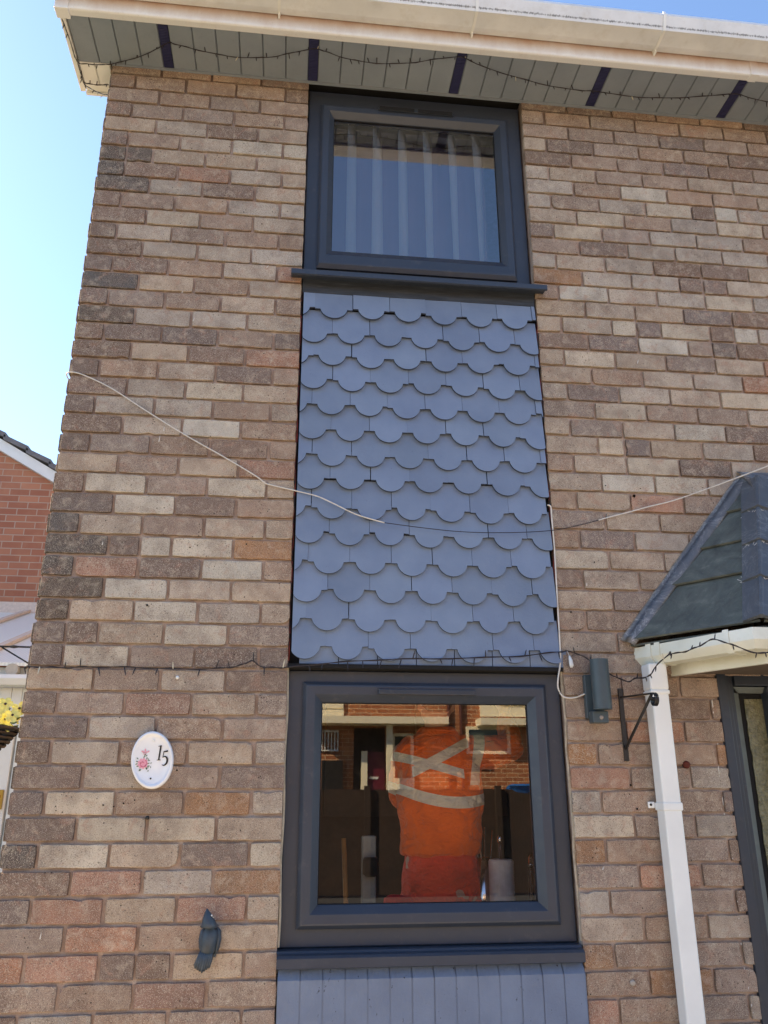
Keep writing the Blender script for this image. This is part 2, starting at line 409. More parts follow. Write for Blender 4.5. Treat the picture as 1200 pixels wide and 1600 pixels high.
for r in range(1, NR+1):
    # quoins return round the corner: the other bond
    zt_ = TOP-(r-1)*H; qs = ('k' if r % 2 else 'K')+''.join(rng.choice('MLDMDL') for _ in range(30))
    if 1.12 < zt_ < 2.14: lay_row(bm, lay, 0.003, 0.70, r, qs, gable); lay_row(bm, lay, 2.02, 6.9, r, 'mMLD', gable)
    else: lay_row(bm, lay, 0.003, 6.9, r, qs, gable)
obj('gable_brickwork', bm, M['brick'], house)
bm = bmesh.new(); box(bm, 0.003, 0.2, 0.262, 0.70, 0, 4.74); box(bm, 0.003, 0.2, 2.02, 6.9, 0, 4.74); box(bm, 0.003, 0.2, 0.7001, 2.0199, 0, 1.05); box(bm, 0.003, 0.2, 0.7001, 2.0199, 2.08, 4.74); poly(bm, [(0.003, 0.0, 4.741), (0.003, 6.9, 4.741), (0.003, 3.45, 6.6)], (0.2, 0, 0))
obj('gable_wall', bm, M['mortar'], house)
bm = bmesh.new(); box(bm, 0.201, 6.39, 6.7, 6.9, 0, 4.74); box(bm, 6.391, 6.6, 0.004, 6.9, 0, 6.0)
obj('rear_wall', bm, M['mortar'], house)

added_window = empty('window', Vector((0.05, 1.36, 1.05))-house.location, house)  # added gable window, unseen from the camera, to bring daylight onto the person
bm = bmesh.new()
for a, b, c, d in ((0.70, 2.02, 1.05, 1.12), (0.70, 2.02, 2.01, 2.08), (0.70, 0.77, 1.1201, 2.0099), (1.95, 2.02, 1.1201, 2.0099), (1.33, 1.39, 1.1202, 2.0098)): box(bm, 0.03, 0.10, a+0.0003, b-0.0003, c, d, 0, 0.004)
obj('frame', bm, M['anth'], added_window)
bm = bmesh.new(); poly(bm, [(0.06, 0.76, 1.11), (0.06, 1.96, 1.11), (0.06, 1.96, 2.02), (0.06, 0.76, 2.02)]); obj('pane', bm, M['glass'], added_window)
# roof, verge and eaves
t = NT('concrete_roof'); wv = t.n('ShaderNodeTexWave', wave_type='BANDS', bands_direction='X'); wv.inputs['Scale'].default_value = 1.1
t.l(t.co(), wv.inputs['Vector']); t.base(t.ramp(t.noise(4, 6), [(0.3, lin(86, 80, 76)), (0.7, lin(120, 110, 102))]), 0.9)
t.bump(wv.outputs['Fac'], 0.8, 0.03); M['roof'] = t.m
bm = bmesh.new()
poly(bm, [(-0.17, -0.31, 4.905), (6.6, -0.31, 4.905), (6.6, 3.45, 6.86), (-0.17, 3.45, 6.86)], (0, 0, 0.045))
poly(bm, [(-0.17, 3.451, 6.86), (6.6, 3.451, 6.86), (6.6, 7.2, 4.99), (-0.17, 7.2, 4.99)], (0, 0, 0.05))
obj('roof', bm, M['roof'], house)
# soffit boards: hollow plastic planks with v grooves, then slotted vent strips between
sof = tag(empty('soffit', (0, 0, 4.715), house), None)
sof.location = Vector((0, 0, 4.715))-house.location
vx = [0.252, 0.906, 1.571, 2.240, 2.903, 3.567, 4.23, 4.90, 5.56]
bm = bmesh.new()
edges = [-0.150]+[q for v in vx for q in (v-0.022, v+0.022)]+[6.4]
first = []
def plank(bm, x0, x1, y0, y1, z=4.715):
    prof = [(x0, z+0.006), (x0+0.0035, z), (x1-0.0035, z), (x1, z+0.006), (x1, z+0.012), (x0, z+0.012)]
    a = [bm.verts.new((x, y0, zz)) for x, zz in prof]; b = [bm.verts.new((x, y1, zz)) for x, zz in prof]
    fs = [bm.faces.new(a), bm.faces.new(b[::-1])]
    for k in range(6): fs.append(bm.faces.new((a[k], b[k], b[(k+1) % 6], a[(k+1) % 6])))
    bmesh.ops.recalc_face_normals(bm, faces=fs)
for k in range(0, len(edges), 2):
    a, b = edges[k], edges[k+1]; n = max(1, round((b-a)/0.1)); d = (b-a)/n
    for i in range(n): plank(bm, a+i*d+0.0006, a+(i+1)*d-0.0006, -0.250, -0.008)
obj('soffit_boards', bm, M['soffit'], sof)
# box end over the gable corner, with its joint
bm = bmesh.new()
for a, b in first: plank(bm, a, b, -0.250, -0.008)
for i in range(2): plank(bm, -0.150+i*0.07, -0.082+i*0.07+0.0, -0.006, 0.115, 4.714)
plank(bm, -0.150, -0.012, 0.118, 0.155, 4.713)
obj('box_end', bm, M['white'], sof)
for v in vx:
    bm = bmesh.new(); box(bm, v-0.0215, v+0.0215, -0.250, -0.008, 4.7225, 4.729, 1)
    n = 29
    for i in range(n):
        y = -0.247+i*(0.236/n); box(bm, v-0.0205, v+0.0205, y, y+0.0042, 4.7175, 4.7224, 0)
    obj('soffit_vent', bm, [plain('vent_slats', lin(52, 54, 92), 0.5, bump=0) if v == vx[0] else bpy.data.materials['vent_slats'], M['vent']], sof)
bm = bmesh.new(); sweep(bm, [(0.0, -0.010, 4.706), (6.4, -0.010, 4.706)], [(-0.006, 0), (0.006, 0), (0.006, 0.009), (-0.006, 0.009)])
obj('soffit_trim', bm, M['soffit'], sof)
bm = bmesh.new(); box(bm, -0.15, 6.5, -0.005, 0.15, 4.755, 4.90)
obj('eaves_filler', bm, M['black'], sof)
# fascia with rounded lower lip
bm = bmesh.new()
prof = [(-0.252, 4.712), (-0.252, 4.702), (-0.280, 4.700), (-0.287, 4.703), (-0.290, 4.711), (-0.290, 4.845), (-0.265, 4.845), (-0.265, 4.712)]
def ext(bm, prof, x0, x1):
    a = [bm.verts.new((x0, y, z)) for y, z in prof]; b = [bm.verts.new((x1, y, z)) for y, z in prof]; n = len(prof)
    fs = [bm.faces.new(a), bm.faces.new(b[::-1])]
    for k in range(n): fs.append(bm.faces.new((a[k], b[k], b[(k+1) % n], a[(k+1) % n])))
    bmesh.ops.recalc_face_normals(bm, faces=fs)
ext(bm, prof, -0.128, 2.93); ext(bm, prof, 2.935, 6.5)
obj('fascia', bm, M['fascia'], house)
fj = bmesh.new(); box(fj, 2.905, 2.945, -0.2935, -0.251, 4.696, 4.84, 0, 0.002); obj('fascia_joint', fj, M['fascia'], house); fj = bmesh.new(); box(fj, -0.182, -0.125, -0.294, -0.240, 4.693, 4.92, 0, 0.003)
obj('fascia_corner', fj, M['fascia'], house)
bm = bmesh.new()
box(bm, -0.175, -0.152, -0.239, 0.156, 4.706, 4.93, 0, 0.002)
box(bm, -0.151, -0.012, 0.1565, 0.170, 4.700, 4.93)
poly(bm, [(-0.175, 0.157, 4.9), (-0.175, 3.45, 6.55), (-0.175, 3.45, 6.86), (-0.175, -0.2, 4.97), (-0.175, 0.157, 4.93)], (0.022, 0, 0))
obj('bargeboard', bm, M['white'], house)
# square line gutter
gut = empty('gutter', Vector((0, -0.3, 4.8))-house.location, house)
bm = bmesh.new()
ext(bm, [(-0.293, 4.842), (-0.293, 4.776), (-0.330, 4.768), (-0.405, 4.773), (-0.428, 4.836), (-0.424, 4.852), (-0.418, 4.852), (-0.421, 4.836), (-0.401, 4.778), (-0.331, 4.773), (-0.298, 4.780), (-0.298, 4.842)], -0.235, 6.5)
obj('gutter_channel', bm, M['gutter'], gut)
for x in (0.752, 1.600, 2.445, 3.30, 4.15):
    bm = bmesh.new()
    ext(bm, [(-0.2905, 4.772), (-0.331, 4.763), (-0.409, 4.768), (-0.4335, 4.836), (-0.428, 4.857), (-0.421, 4.857), (-0.4285, 4.836), (-0.406, 4.7725), (-0.331, 4.7675), (-0.2905, 4.7755)], x-0.006, x+0.006)
    box(bm, x-0.004, x+0.004, -0.312, -0.2905, 4.752, 4.771)
    obj('gutter_bracket', bm, M['white'], gut)

# ------------------------------------------------------------------ windows
def window(z0, z1, sx0, sx1, sz0, sz1, gx0, gx1, gz0, gz1, ys):
    win = empty('window', Vector((1.4, 0.03, z0))-house.location, house)
    bm = bmesh.new(); x0, x1 = 0.893, 1.899
    i = min(sx0-x0, 0.05)
    bm2 = bmesh.new()
    # fixed outer frame, split faces so the sides can differ in width
    def fr(bm, a0, a1, c0, c1, b0, b1, d0, d1, yf, yb, ch=0.004):
        rings = []
        def rg(p0, p1, q0, q1, y): rings.append([bm.verts.new(p) for p in ((p0, y, q0), (p1, y, q0), (p1, y, q1), (p0, y, q1))])
        rg(a0, a1, c0, c1, yb); rg(a0, a1, c0, c1, yf+ch); rg(a0+ch, a1-ch, c0+ch, c1-ch, yf)
        rg(b0-ch, b1+ch, d0-ch, d1+ch, yf); rg(b0, b1, d0, d1, yf+ch); rg(b0, b1, d0, d1, yb); rings.append(rings[0])
        fs = []
        for a, b in zip(rings, rings[1:]):
            for k in range(4): fs.append(bm.faces.new((a[k], a[(k+1) % 4], b[(k+1) % 4], b[k])))
        bmesh.ops.recalc_face_normals(bm, faces=fs)
    fr(bm, x0, x1, z0, z1, sx0+0.012, sx1-0.012, sz0+0.012, sz1-0.012, ys+0.018, ys+0.075)
    obj('frame', bm, M['anth'], win)
    # opening sash: flat band, then a sloped bead down to the glass
    bm = bmesh.new(); rings = []
    def rg(t, y):
        a0 = sx0+(gx0-sx0)*t; a1 = sx1+(gx1-sx1)*t; c0 = sz0+(gz0-sz0)*t; c1 = sz1+(gz1-sz1)*t
        rings.append([bm.verts.new(p) for p in ((a0, y, c0), (a1, y, c0), (a1, y, c1), (a0, y, c1))])
    for tt, y in ((0, ys+0.0175), (0, ys+0.006), (0.17, ys-0.004), (0.24, ys-0.005), (0.62, ys-0.003), (0.70, ys+0.002), (0.985, ys+0.022), (1, ys+0.026), (1, ys+0.055), (0.1, ys+0.055)): rg(tt, y)
    rings.append(rings[0]); fs = []
    for a, b in zip(rings, rings[1:]):
        for k in range(4): fs.append(bm.faces.new((a[k], a[(k+1) % 4], b[(k+1) % 4], b[k])))
    bmesh.ops.recalc_face_normals(bm, faces=fs)
    obj('sash', bm, M['anth'], win)
    bm = bmesh.new(); frame(bm, gx0-0.001, gx1+0.001, gz0-0.001, gz1+0.001, [(0, ys+0.027), (0.0035, ys+0.027), (0.0035, ys+0.031), (0, ys+0.031)])
    obj('gasket', bm, M['black'], win)
    bm = bmesh.new(); poly(bm, [(gx0-0.003, ys+0.032, gz0-0.003), (gx1+0.003, ys+0.032, gz0-0.003), (gx1+0.003, ys+0.032, gz1+0.003), (gx0-0.003, ys+0.032, gz1+0.003)])
    obj('pane', bm, M['glass'] if z0 < 2 else M['upglass'], win)
    return win
w1 = window(3.668, 4.712, 0.950, 1.836, 3.722, 4.622, 1.012, 1.773, 3.826, 4.560, 0.020)
w2 = window(1.102, 2.004, 0.947, 1.842, 1.158, 1.961, 1.016, 1.771, 1.229, 1.890, 0.020)
def trickle(win, z, y, slots):
    bm = bmesh.new(); box(bm, 1.216, 1.572, y-(0.010 if slots else 0.016), y, z-0.010, z+0.010, 0, 0.003)
    if slots:
        for a, b in ((1.222, 1.385), (1.403, 1.566)): box(bm, a, b, y-0.0125, y-0.0102, z-0.0108, z+0.0085, 1)
    obj('trickle_vent', bm, [M['anth_door'], M['black']], win)
trickle(w1, 4.612, 0.0145, True); trickle(w2, 1.926, 0.0145, False)
bm = bmesh.new(); ext(bm, [(0.085, 3.667), (-0.060, 3.648), (-0.068, 3.644), (-0.068, 3.622), (-0.060, 3.619), (-0.052, 3.634), (0.085, 3.655)], 0.845, 1.937)
obj('sill', bm, M['anth'], w1)
bm = bmesh.new(); ext(bm, [(0.085, 1.1015), (-0.004, 1.100), (-0.010, 1.094), (-0.030, 1.090), (-0.038, 1.083), (-0.040, 1.056), (-0.030, 1.052), (0.085, 1.052)], 0.888, 1.8965)
obj('sill', bm, M['anth'], w2)
for x0, x1 in ((1.8995, 1.905), (0.8885, 0.8925)):
    bm = bmesh.new()
    tube(bm, smooth_path([(x0+0.003+0.002*math.sin(k*1.7), 0.012+0.003*math.sin(k*2.9), 1.11+k*0.09) for k in range(11)], 3), 0.0045)
    obj('sealant', bm, M['sealant'], w2)

# ------------------------------------------------------------------ tile hung panel
panel = empty('tile_panel', Vector((1.4, 0, 2.02))-house.location, house)
bm = bmesh.new(); box(bm, 0.891, 1.9, 0.022, 0.05, 2.005, 3.667)
obj('backing_felt', bm, M['black'], panel)
bm = bmesh.new(); box(bm, 0.893, 1.899, 0.0, 0.021, 3.578, 3.650, 0, 0.003)
obj('head_board', bm, M['board'], panel)
bm = bmesh.new(); box(bm, 0.890, 1.900, -0.012, 0.020, 2.006, 2.020)
obj('base_strip', bm, M['black'], panel)
for x in (0.892, 1.900):
    bm = bmesh.new()
    p = [(x+0.0015*math.sin(k*2.3), 0.001+0.003*math.sin(k*1.3), 2.03+k*0.0775) for k in range(21)]
    tube(bm, smooth_path(p, 2), [0.0018+0.0008*math.sin(i*0.9) for i in range(41)], 5)
    obj('red_edging', bm, M['redfelt'], panel)
bm = bmesh.new(); lay = bm.loops.layers.float_color.new('tone')
rows = 14; zb = [3.449, 3.331, 3.225, 3.115, 3.005, 2.895, 2.787, 2.688, 2.571, 2.467, 2.352, 2.245, 2.139, 2.033]
TW = 0.1545; RR = 0.0565; rt = random.Random(3)
for r in range(rows):
    z = zb[r]; off = 1.0275 if r % 2 == 0 else 1.101
    x = off-2*TW+rt.uniform(-0.003, 0.003)
    while x < 2.0:
        tw = TW+rt.uniform(-0.003, 0.003); cx = x; xl = cx-tw/2+0.0006; xr = cx+tw/2-0.0006
        zj = z+rt.uniform(-0.003, 0.003)
        sh = zj+0.0475+rt.uniform(-0.002, 0.002)       # shoulder height
        shl = sh+rt.choice((0, 0, 0.002, -0.002))
        rad = RR+rt.uniform(-0.001, 0.001)
        pts = [(xl, shl)]
        n = 16
        cz = zj+rad
        a0 = math.asin(min(1, (cz-shl)/rad)) if cz > shl else 0
        for k in range(n+1):
            a = math.pi+a0+(math.pi-2*a0)*k/n
            pts.append((cx+rad*math.cos(a)+rt.uniform(-.0003, .0003), cz+rad*math.sin(a)*1.0+rt.uniform(-.0003, .0003)))
        pts.append((xr, sh)); ztop = min(zj+0.165, 3.574); pts += [(xr, ztop), (xl, ztop)]
        # clip to panel
        L, Rr = 0.9005, 1.8935
        cl = []
        for i in range(len(pts)):
            cl.append((min(max(pts[i][0], L), Rr), pts[i][1]))
        if max(p[0] for p in cl)-min(p[0] for p in cl) > 0.012:
            yb = -0.0215; yt = 0.0015; zl = zj; h = 0.165; th = 0.0100
            wob = rt.uniform(-0.0012, 0.0012); tl = rt.uniform(-0.02, 0.02)
            yy = lambda px, pz: yb+wob+(yt-yb)*(pz-zl)/h+(px-cx)*tl
            uniq = []
            for p in cl:
                if not uniq or (abs(p[0]-uniq[-1][0])+abs(p[1]-uniq[-1][1])) > 1e-5: uniq.append(p)
            a = [bm.verts.new((px, yy(px, pz), pz)) for px, pz in uniq]; b = [bm.verts.new((px, yy(px, pz)+th, pz)) for px, pz in uniq]
            fs = [bm.faces.new(a), bm.faces.new(b[::-1])]; m = len(a)
            for k in range(m): fs.append(bm.faces.new((a[k], b[k], b[(k+1) % m], a[(k+1) % m])))
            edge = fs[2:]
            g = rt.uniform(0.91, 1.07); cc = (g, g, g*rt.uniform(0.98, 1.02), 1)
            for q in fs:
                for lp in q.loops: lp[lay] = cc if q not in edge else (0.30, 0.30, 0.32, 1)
            bmesh.ops.recalc_face_normals(bm, faces=fs)
        x += tw
# short course under the bottom row
for k in range(7):
    fs = box(bm, 0.93+k*0.142, 0.93+k*0.142+0.139, -0.004, 0.003, 2.0215, 2.1)
    for q in fs:
        for lp in q.loops: lp[lay] = (1, 1, 1, 1)
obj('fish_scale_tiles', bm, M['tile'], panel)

# ------------------------------------------------------------------ painted soldier course below the lower window
bm = bmesh.new(); sb = empty('painted_brick_panel', Vector((1.4, 0, 0))-house.location, house)
x = 0.895
rr = random.Random(5)
for k in range(14):
    x1 = x+0.0675; o = rr.uniform(-0.0015, 0.0015)
    a = [(0.03, 1.0505), (0.004+o, 1.050), (-0.0205+o, 1.019), (-0.0205+o, 0.83), (0.03, 0.83)]
    ext(bm, a, x, min(x1, 1.898)); x += 0.0717
x = 0.895
for j in range(9):
    for k in range(14):
        x0 = 0.895+k*0.0717; o = rr.uniform(-0.0015, 0.0015); zt = 0.822-j*0.223
        if zt > 0.2 : box(bm, x0, min(x0+0.0675, 1.898), -0.0205+o, 0.02, max(0.0, zt-0.215), zt, 0, 0.002)
obj('soldier_bricks', bm, M['pbrick'], sb)
bm = bmesh.new(); ext(bm, [(0.0295, 1.047), (0.0065, 1.0468), (-0.0180, 1.0170), (-0.0180, 0.0), (0.0295, 0.0)], 0.893, 1.8995)
obj('painted_mortar', bm, M['pbrick'], sb)

# ------------------------------------------------------------------ porch canopy
can = empty('porch_canopy', Vector((3.2, 0, 2.05))-house.location, house)
G0, G1, G2 = Vector((2.186, -0.002, 0)), Vector((2.415, -0.435, 0)), Vector((4.35, -0.435, 0))
E0, E1, E2 = Vector((2.172, -0.012, 2.113)), Vector((2.472, -0.405, 2.113)), Vector((4.35, -0.405, 2.113))
A0, A1 = Vector((2.735, -0.012, 2.795)), Vector((4.0, -0.012, 2.795))
def course(bm, a0, a1, b0, b1, ts, n, mi=0, th=0.009, lift=0.011, gap=0.002, seed=1):
    """slates on the quad a0-a1 (eave) b0-b1 (top); ts course fractions, n slates at the eave"""
    rq = random.Random(seed)
    nrm = (a1-a0).cross(b0-a0).normalized()
    if nrm.z < 0: nrm = -nrm
    for i in range(len(ts)-1):
        t0, t1 = ts[i], min(1, ts[i+1]+0.03)
        p0, p1 = a0.lerp(b0, t0), a1.lerp(b1, t0); q0, q1 = a0.lerp(b0, t1), a1.lerp(b1, t1)
        nn = max(1, round(n*(p1-p0).length/(a1-a0).length)); off = (0.5 if i % 2 and n > 1 else 0)
        cuts = [0]+[(k+off)/nn for k in range(0 if off else 1, nn)]+[1]
        for s0, s1 in zip(cuts, cuts[1:]):
            e = gap/(p1-p0).length
            s0 += e*(s0 > 0)
            h0 = nrm*(lift*2+rq.uniform(0, 0.002)); h1 = nrm*lift*0.6
            P = [p0.lerp(p1, s0)+h0, p0.lerp(p1, s1)+h0, q0.lerp(q1, s1)+h1, q0.lerp(q1, s0)+h1]
            if (P[2]-P[3]).length < 0.004: P = P[:3]
            poly(bm, P, -nrm*th, mi)
bm = bmesh.new()
course(bm, E0, E1, A0-Vector((0, 0.0, 0)), A0+Vector((0.004, -0.004, 0)), [0, 0.31, 0.53, 0.76, 1.0], 1, seed=2)
course(bm, E1, E2, A0, A1, [0, 0.31, 0.53, 0.76, 1.0], 9, seed=3)
poly(bm, [E2, E2+Vector((0.4, 0.39, 0)), A1], (0, 0, -0.01))
obj('slates', bm, M['slate'], can)
bm = bmesh.new()
poly(bm, [E0-Vector((0, 0, .004)), E1-Vector((0, 0, .004)), E2-Vector((0, 0, .004)), A1-Vector((0, 0, .004)), A0-Vector((0, 0, .004))][:3]+[Vector((4.35, -0.004, 2.109)), Vector((2.19, -0.004, 2.109))], (0, 0, -0.006))
obj('canopy_deck', bm, M['slate'], can)
# lead flashing dressed up the wall and over the slates
nl = (E1-E0).cross(A0-E0).normalized(); nl = nl if nl.z > 0 else -nl
bm = bmesh.new(); steps = 26; prev = None; rl = random.Random(9)
along = (A0-E0); inner = ((E1-E0)-along*((E1-E0).dot(along)/along.length_squared)).normalized()
wallup = Vector((-along.z, 0, along.x)).normalized()
for k in range(steps+1):
    tt = k/steps; p = E0.lerp(A0, tt)-along.normalized()*0.012*(1-tt)
    step = 0.006*((tt*4.2) % 1.0)
    j = lambda: rl.uniform(-0.0018, 0.0018)
    taper = 1
    ring = [Vector((p.x, -0.007, p.z))+wallup*(0.040+j()), Vector((p.x, -0.013-step, p.z))+wallup*(0.033+j()), Vector((p.x, -0.026-step+j(), p.z))+wallup*(0.018),
            p+wallup*0.012+nl*(0.020+step)+inner*0.006, p+inner*(0.020)+nl*(0.024+step+j()), p+inner*(0.034+j())+nl*(0.021), p+inner*(0.036)+nl*(0.012)]
    vs = [bm.verts.new(q) for q in ring]
    if prev:
        for a in range(len(vs)-1): bm.faces.new((prev[a], prev[a+1], vs[a+1], vs[a]))
    prev = vs
prev = None
for k in range(20):
    x = A0.x-0.03+k*0.07; zt = 2.86
    ring = [(x, -0.006, zt-0.02+rl.uniform(-.002, .002)), (x, -0.014, zt-0.028), (x, -0.03, 2.82), (x, -0.055, 2.795), (x, -0.10, 2.735+rl.uniform(-.002, .002)), (x, -0.102, 2.722)]
    vs = [bm.verts.new(q) for q in ring]
    if prev:
        for a in range(len(vs)-1): bm.faces.new((prev[a], prev[a+1], vs[a+1], vs[a]))
    prev = vs
bmesh.ops.solidify(bm, geom=bm.faces[:], thickness=-0.002)
o = obj('lead_flashing', bm, M['lead'], can, True)
# hip tiles with mortar joints
bm = bmesh.new(); hipd = (A0+Vector((0.02, -0.05, -0.02)))-(E1+Vector((0, 0, 0.012)))
nf = (E2-E1).cross(A0-E1).normalized(); nf = nf if nf.z > 0 else -nf
hl = hipd.normalized(); cl_ = nl.cross(hl).normalized(); cl_ = cl_ if cl_.x < 0 or cl_.y > 0 else -cl_
cr_ = nf.cross(hl).normalized(); cr_ = cr_ if cr_.x > 0 else -cr_
if cl_.dot(E0-E1) < 0: cl_ = -cl_
for k in range(4):
    a = E1+Vector((0, 0, 0.012))+hipd*(k/4-0.012); b = E1+Vector((0, 0, 0.012))+hipd*min(1, (k+1)/4+0.02)
    upv = (nl+nf).normalized()
    for (c0, c1) in ((cl_, nl), (cr_, nf)):
        A = a+upv*0.030; Bq = b+upv*0.016
        wd = 0.060 if c0 is cl_ else 0.085
        P = [A, A+c0*wd-upv*0.010, Bq+c0*wd-upv*0.004, Bq]
        poly(bm, P, c1*0.012)
    tube(bm, [a+upv*0.034, b+upv*0.024], 0.010, 6)
obj('hip_tiles', bm, M['hip'], can)
bm = bmesh.new()
for k in (1, 2, 3):
    c = E1+Vector((0, 0, 0.012))+hipd*(k/4-0.015)
    for q in range(22):
        d = cl_*rl.uniform(-0.0, 0.065) if q % 2 else cr_*rl.uniform(0, 0.06)
        p = c+d*1.0+upv*0.032+hl*rl.uniform(-0.012, 0.02)-upv*d.length*0.12; e = p+hl*rl.uniform(-.02, .02)+d.normalized()*rl.uniform(0.004, 0.02) if d.length > 1e-4 else p+hl*0.01
        tube(bm, [p, e], 0.0011, 4)
tag(obj('hip_mortar', bm, M['whitewire'], can), kind='stuff')
# gutter around the canopy, fascia and underside
bm = bmesh.new()
path = [Vector((G0.x, G0.y, 0)), Vector((G1.x, G1.y, 0)), Vector((G2.x, G2.y, 0))]
prof = [(0, 2.098), (-0.002, 2.058), (0.018, 2.030), (0.082, 2.030), (0.084, 2.098), (0.080, 2.098), (0.078, 2.034), (0.020, 2.034), (0.004, 2.060), (0.005, 2.098)]
sweep(bm, path, prof)
obj('canopy_gutter', bm, M['oldwhite'], can)
bm = bmesh.new()
for P, D in ((G0.lerp(G1, 0.14), G1-G0), (G0.lerp(G1, 0.80), G1-G0), (G0.lerp(G1, 0.22), G1-G0), (G1.lerp(G2, 0.35), G2-G1)):
    d = D.normalized()*0.011; bm = bmesh.new()
    sweep(bm, [P-d, P+d], [(-0.004, 2.104), (-0.0065, 2.056), (0.016, 2.0255), (0.086, 2.0255), (0.086, 2.0295), (0.0175, 2.0295), (-0.0025, 2.0585), (-0.0005, 2.104)])
    obj('gutter_clip', bm, M['oldwhite'], can)

bm = bmesh.new()
d1 = (G1-G0).normalized(); n1 = Vector((-d1.y, d1.x, 0))
off = lambda p, a: p+n1*a
F1 = Vector((2.415+0.10, -0.435+0.092, 0))
sweep(bm, [G0+Vector((0.135, 0.0, 0)), F1, Vector((4.3, -0.343, 0))], [(0, 2.10), (0, 1.995), (0.016, 1.995), (0.016, 2.10)])
obj('canopy_fascia', bm, M['oldwhite'], can)
bm = bmesh.new(); poly(bm, [(2.345, -0.012, 2.004), (F1.x+0.02, F1.y+0.02, 2.004), (4.29, -0.32, 2.004), (4.29, -0.012, 2.004)], (0, 0, 0.01))
obj('canopy_ceiling', bm, plain('dark_wood_ceiling', lin(96, 84, 72), 0.8), can)

# ------------------------------------------------------------------ downpipe
dp = empty('downpipe', Vector((2.232, -0.05, 0))-house.location, house)
bm = bmesh.new(); box(bm, 2.200, 2.265, -0.088, -0.023, 0.04, 1.955, 0, 0.006)
obj('pipe', bm, M['white'], dp)
bm = bmesh.new(); box(bm, 2.1975, 2.2675, -0.0905, -0.0205, 1.935, 2.029, 0, 0.006); box(bm, 2.196, 2.269, -0.092, -0.019, 1.918, 1.934, 0, 0.005)
obj('pipe_socket', bm, M['white'], dp)
for z in (1.535, 0.4):
    bm = bmesh.new(); box(bm, 2.197, 2.268, -0.091, -0.019, z-0.013, z+0.013, 0, 0.003)
    box(bm, 2.172, 2.197, -0.024, -0.014, z-0.006, z+0.016, 0, 0.004); box(bm, 2.268, 2.29, -0.024, -0.014, z-0.01, z+0.01, 0, 0.004)
    o = obj('pipe_clip', bm, M['white'], dp)
    bm = bmesh.new(); lathe(bm, [(0.0045, -0.0255), (0.0045, -0.0242)], 2.181, z+0.006, 10, 'Y'); obj('screw', bm, M['ink'], dp)

# ------------------------------------------------------------------ front door
door = empty('door', Vector((3.0, 0.03, 0))-house.location, house)
def jamb(bm, x0, w, y0, y1, z0, z1, bev=0.003): box(bm, x0, x0+w, y0, y1, z0, z1, 0, bev)
bm = bmesh.new(); jamb(bm, 2.497, 0.036, -0.010, 0.10, 0.02, 2.03); jamb(bm, 2.534, 0.018, 0.002, 0.10, 0.02, 2.0295); jamb(bm, 2.553, 0.020, 0.016, 0.10, 0.02, 2.029)
jamb(bm, 3.56, 0.038, 0.002, 0.10, 0.02, 2.03); box(bm, 2.574, 3.559, 0.004, 0.10, 1.965, 2.028, 0, 0.003)
box(bm, 2.574, 3.559, 0.004, 0.10, 0.02, 0.08, 0, 0.003)
obj('door_frame', bm, M['anth_door'], door)
bm = bmesh.new(); poly(bm, [(2.575, 0.022, 0.1), (2.602, 0.040, 0.1), (2.602, 0.040, 1.94), (2.575, 0.022, 1.94)], (0, 0.01, 0)); poly(bm, [(2.575, 0.0225, 1.962), (2.602, 0.0405, 1.941), (2.85, 0.0405, 1.941), (2.85, 0.0225, 1.962)], (0, 0.01, 0))
obj('glazing_bead', bm, plain('bead_grey', lin(104, 110, 108), 0.4, bump=0), door)
bm = bmesh.new(); box(bm, 2.574, 2.90, 0.056, 0.07, 0.081, 1.964)
obj('pane_backing', bm, M['black'], door)
t = NT('obscure_glass'); c = t.ramp(t.noise(30, 4, 0.6, dist=1.5), [(0.3, lin(84, 84, 62)), (0.7, lin(128, 126, 98))]); t.base(c, 0.25)
t.bump(t.noise(45, 3, 0.5, dist=2), 0.8, 0.006)
bm = bmesh.new(); rg_ = random.Random(4)
pts = [(2.628+rg_.uniform(-0.003, 0.003), 0.050, 0.09+k*0.03) for k in range(62)]
poly(bm, pts+[(2.70, 0.050, 1.92), (2.70, 0.050, 0.09)], (0, 0.004, 0))
obj('obscured_pane', bm, t.m, door)
bm = bmesh.new(); box(bm, 2.701, 2.76, 0.006, 0.09, 0.081, 1.964, 0, 0.003); box(bm, 2.762, 3.558, 0.030, 0.08, 0.081, 1.963, 0, 0.003)
for z in (0.3, 0.9, 1.45): box(bm, 2.9, 3.42, 0.024, 0.0295, z, z+0.4, 0, 0.004)
dl = obj('door_leaf', bm, M['anth_door'], door)
bm = bmesh.new(); tube(bm, smooth_path([(2.83, 0.028, 1.05), (2.83, -0.01, 1.05), (2.95, -0.01, 1.05)], 4), 0.009, 8); obj('door_handle', bm, M['chrome'], door)
# old paint line down the brickwork beside the door
bm = bmesh.new(); rp = random.Random(12)
for k in range(70):
    z = 0.7+k*0.0185; x = 2.462+0.006*math.sin(k*0.23)+rp.uniform(-.002, .002)
    z += rp.uniform(-.012, .012)
    if rp.random() < 0.55 and math.sin(k*.9) > -.5:
        L = rp.choice((0.004, 0.008, 0.03)); w_ = rp.uniform(0.001, 0.0045)
        poly(bm, [(x, -0.0085, z), (x+w_, -0.0085, z+0.003), (x+w_*0.8, -0.0085, z+L), (x-0.001, -0.0085, z+L*0.8)], (0, 0.002, 0))
tag(obj('paint_specks', bm, M['whitewire'], house), kind='stuff')

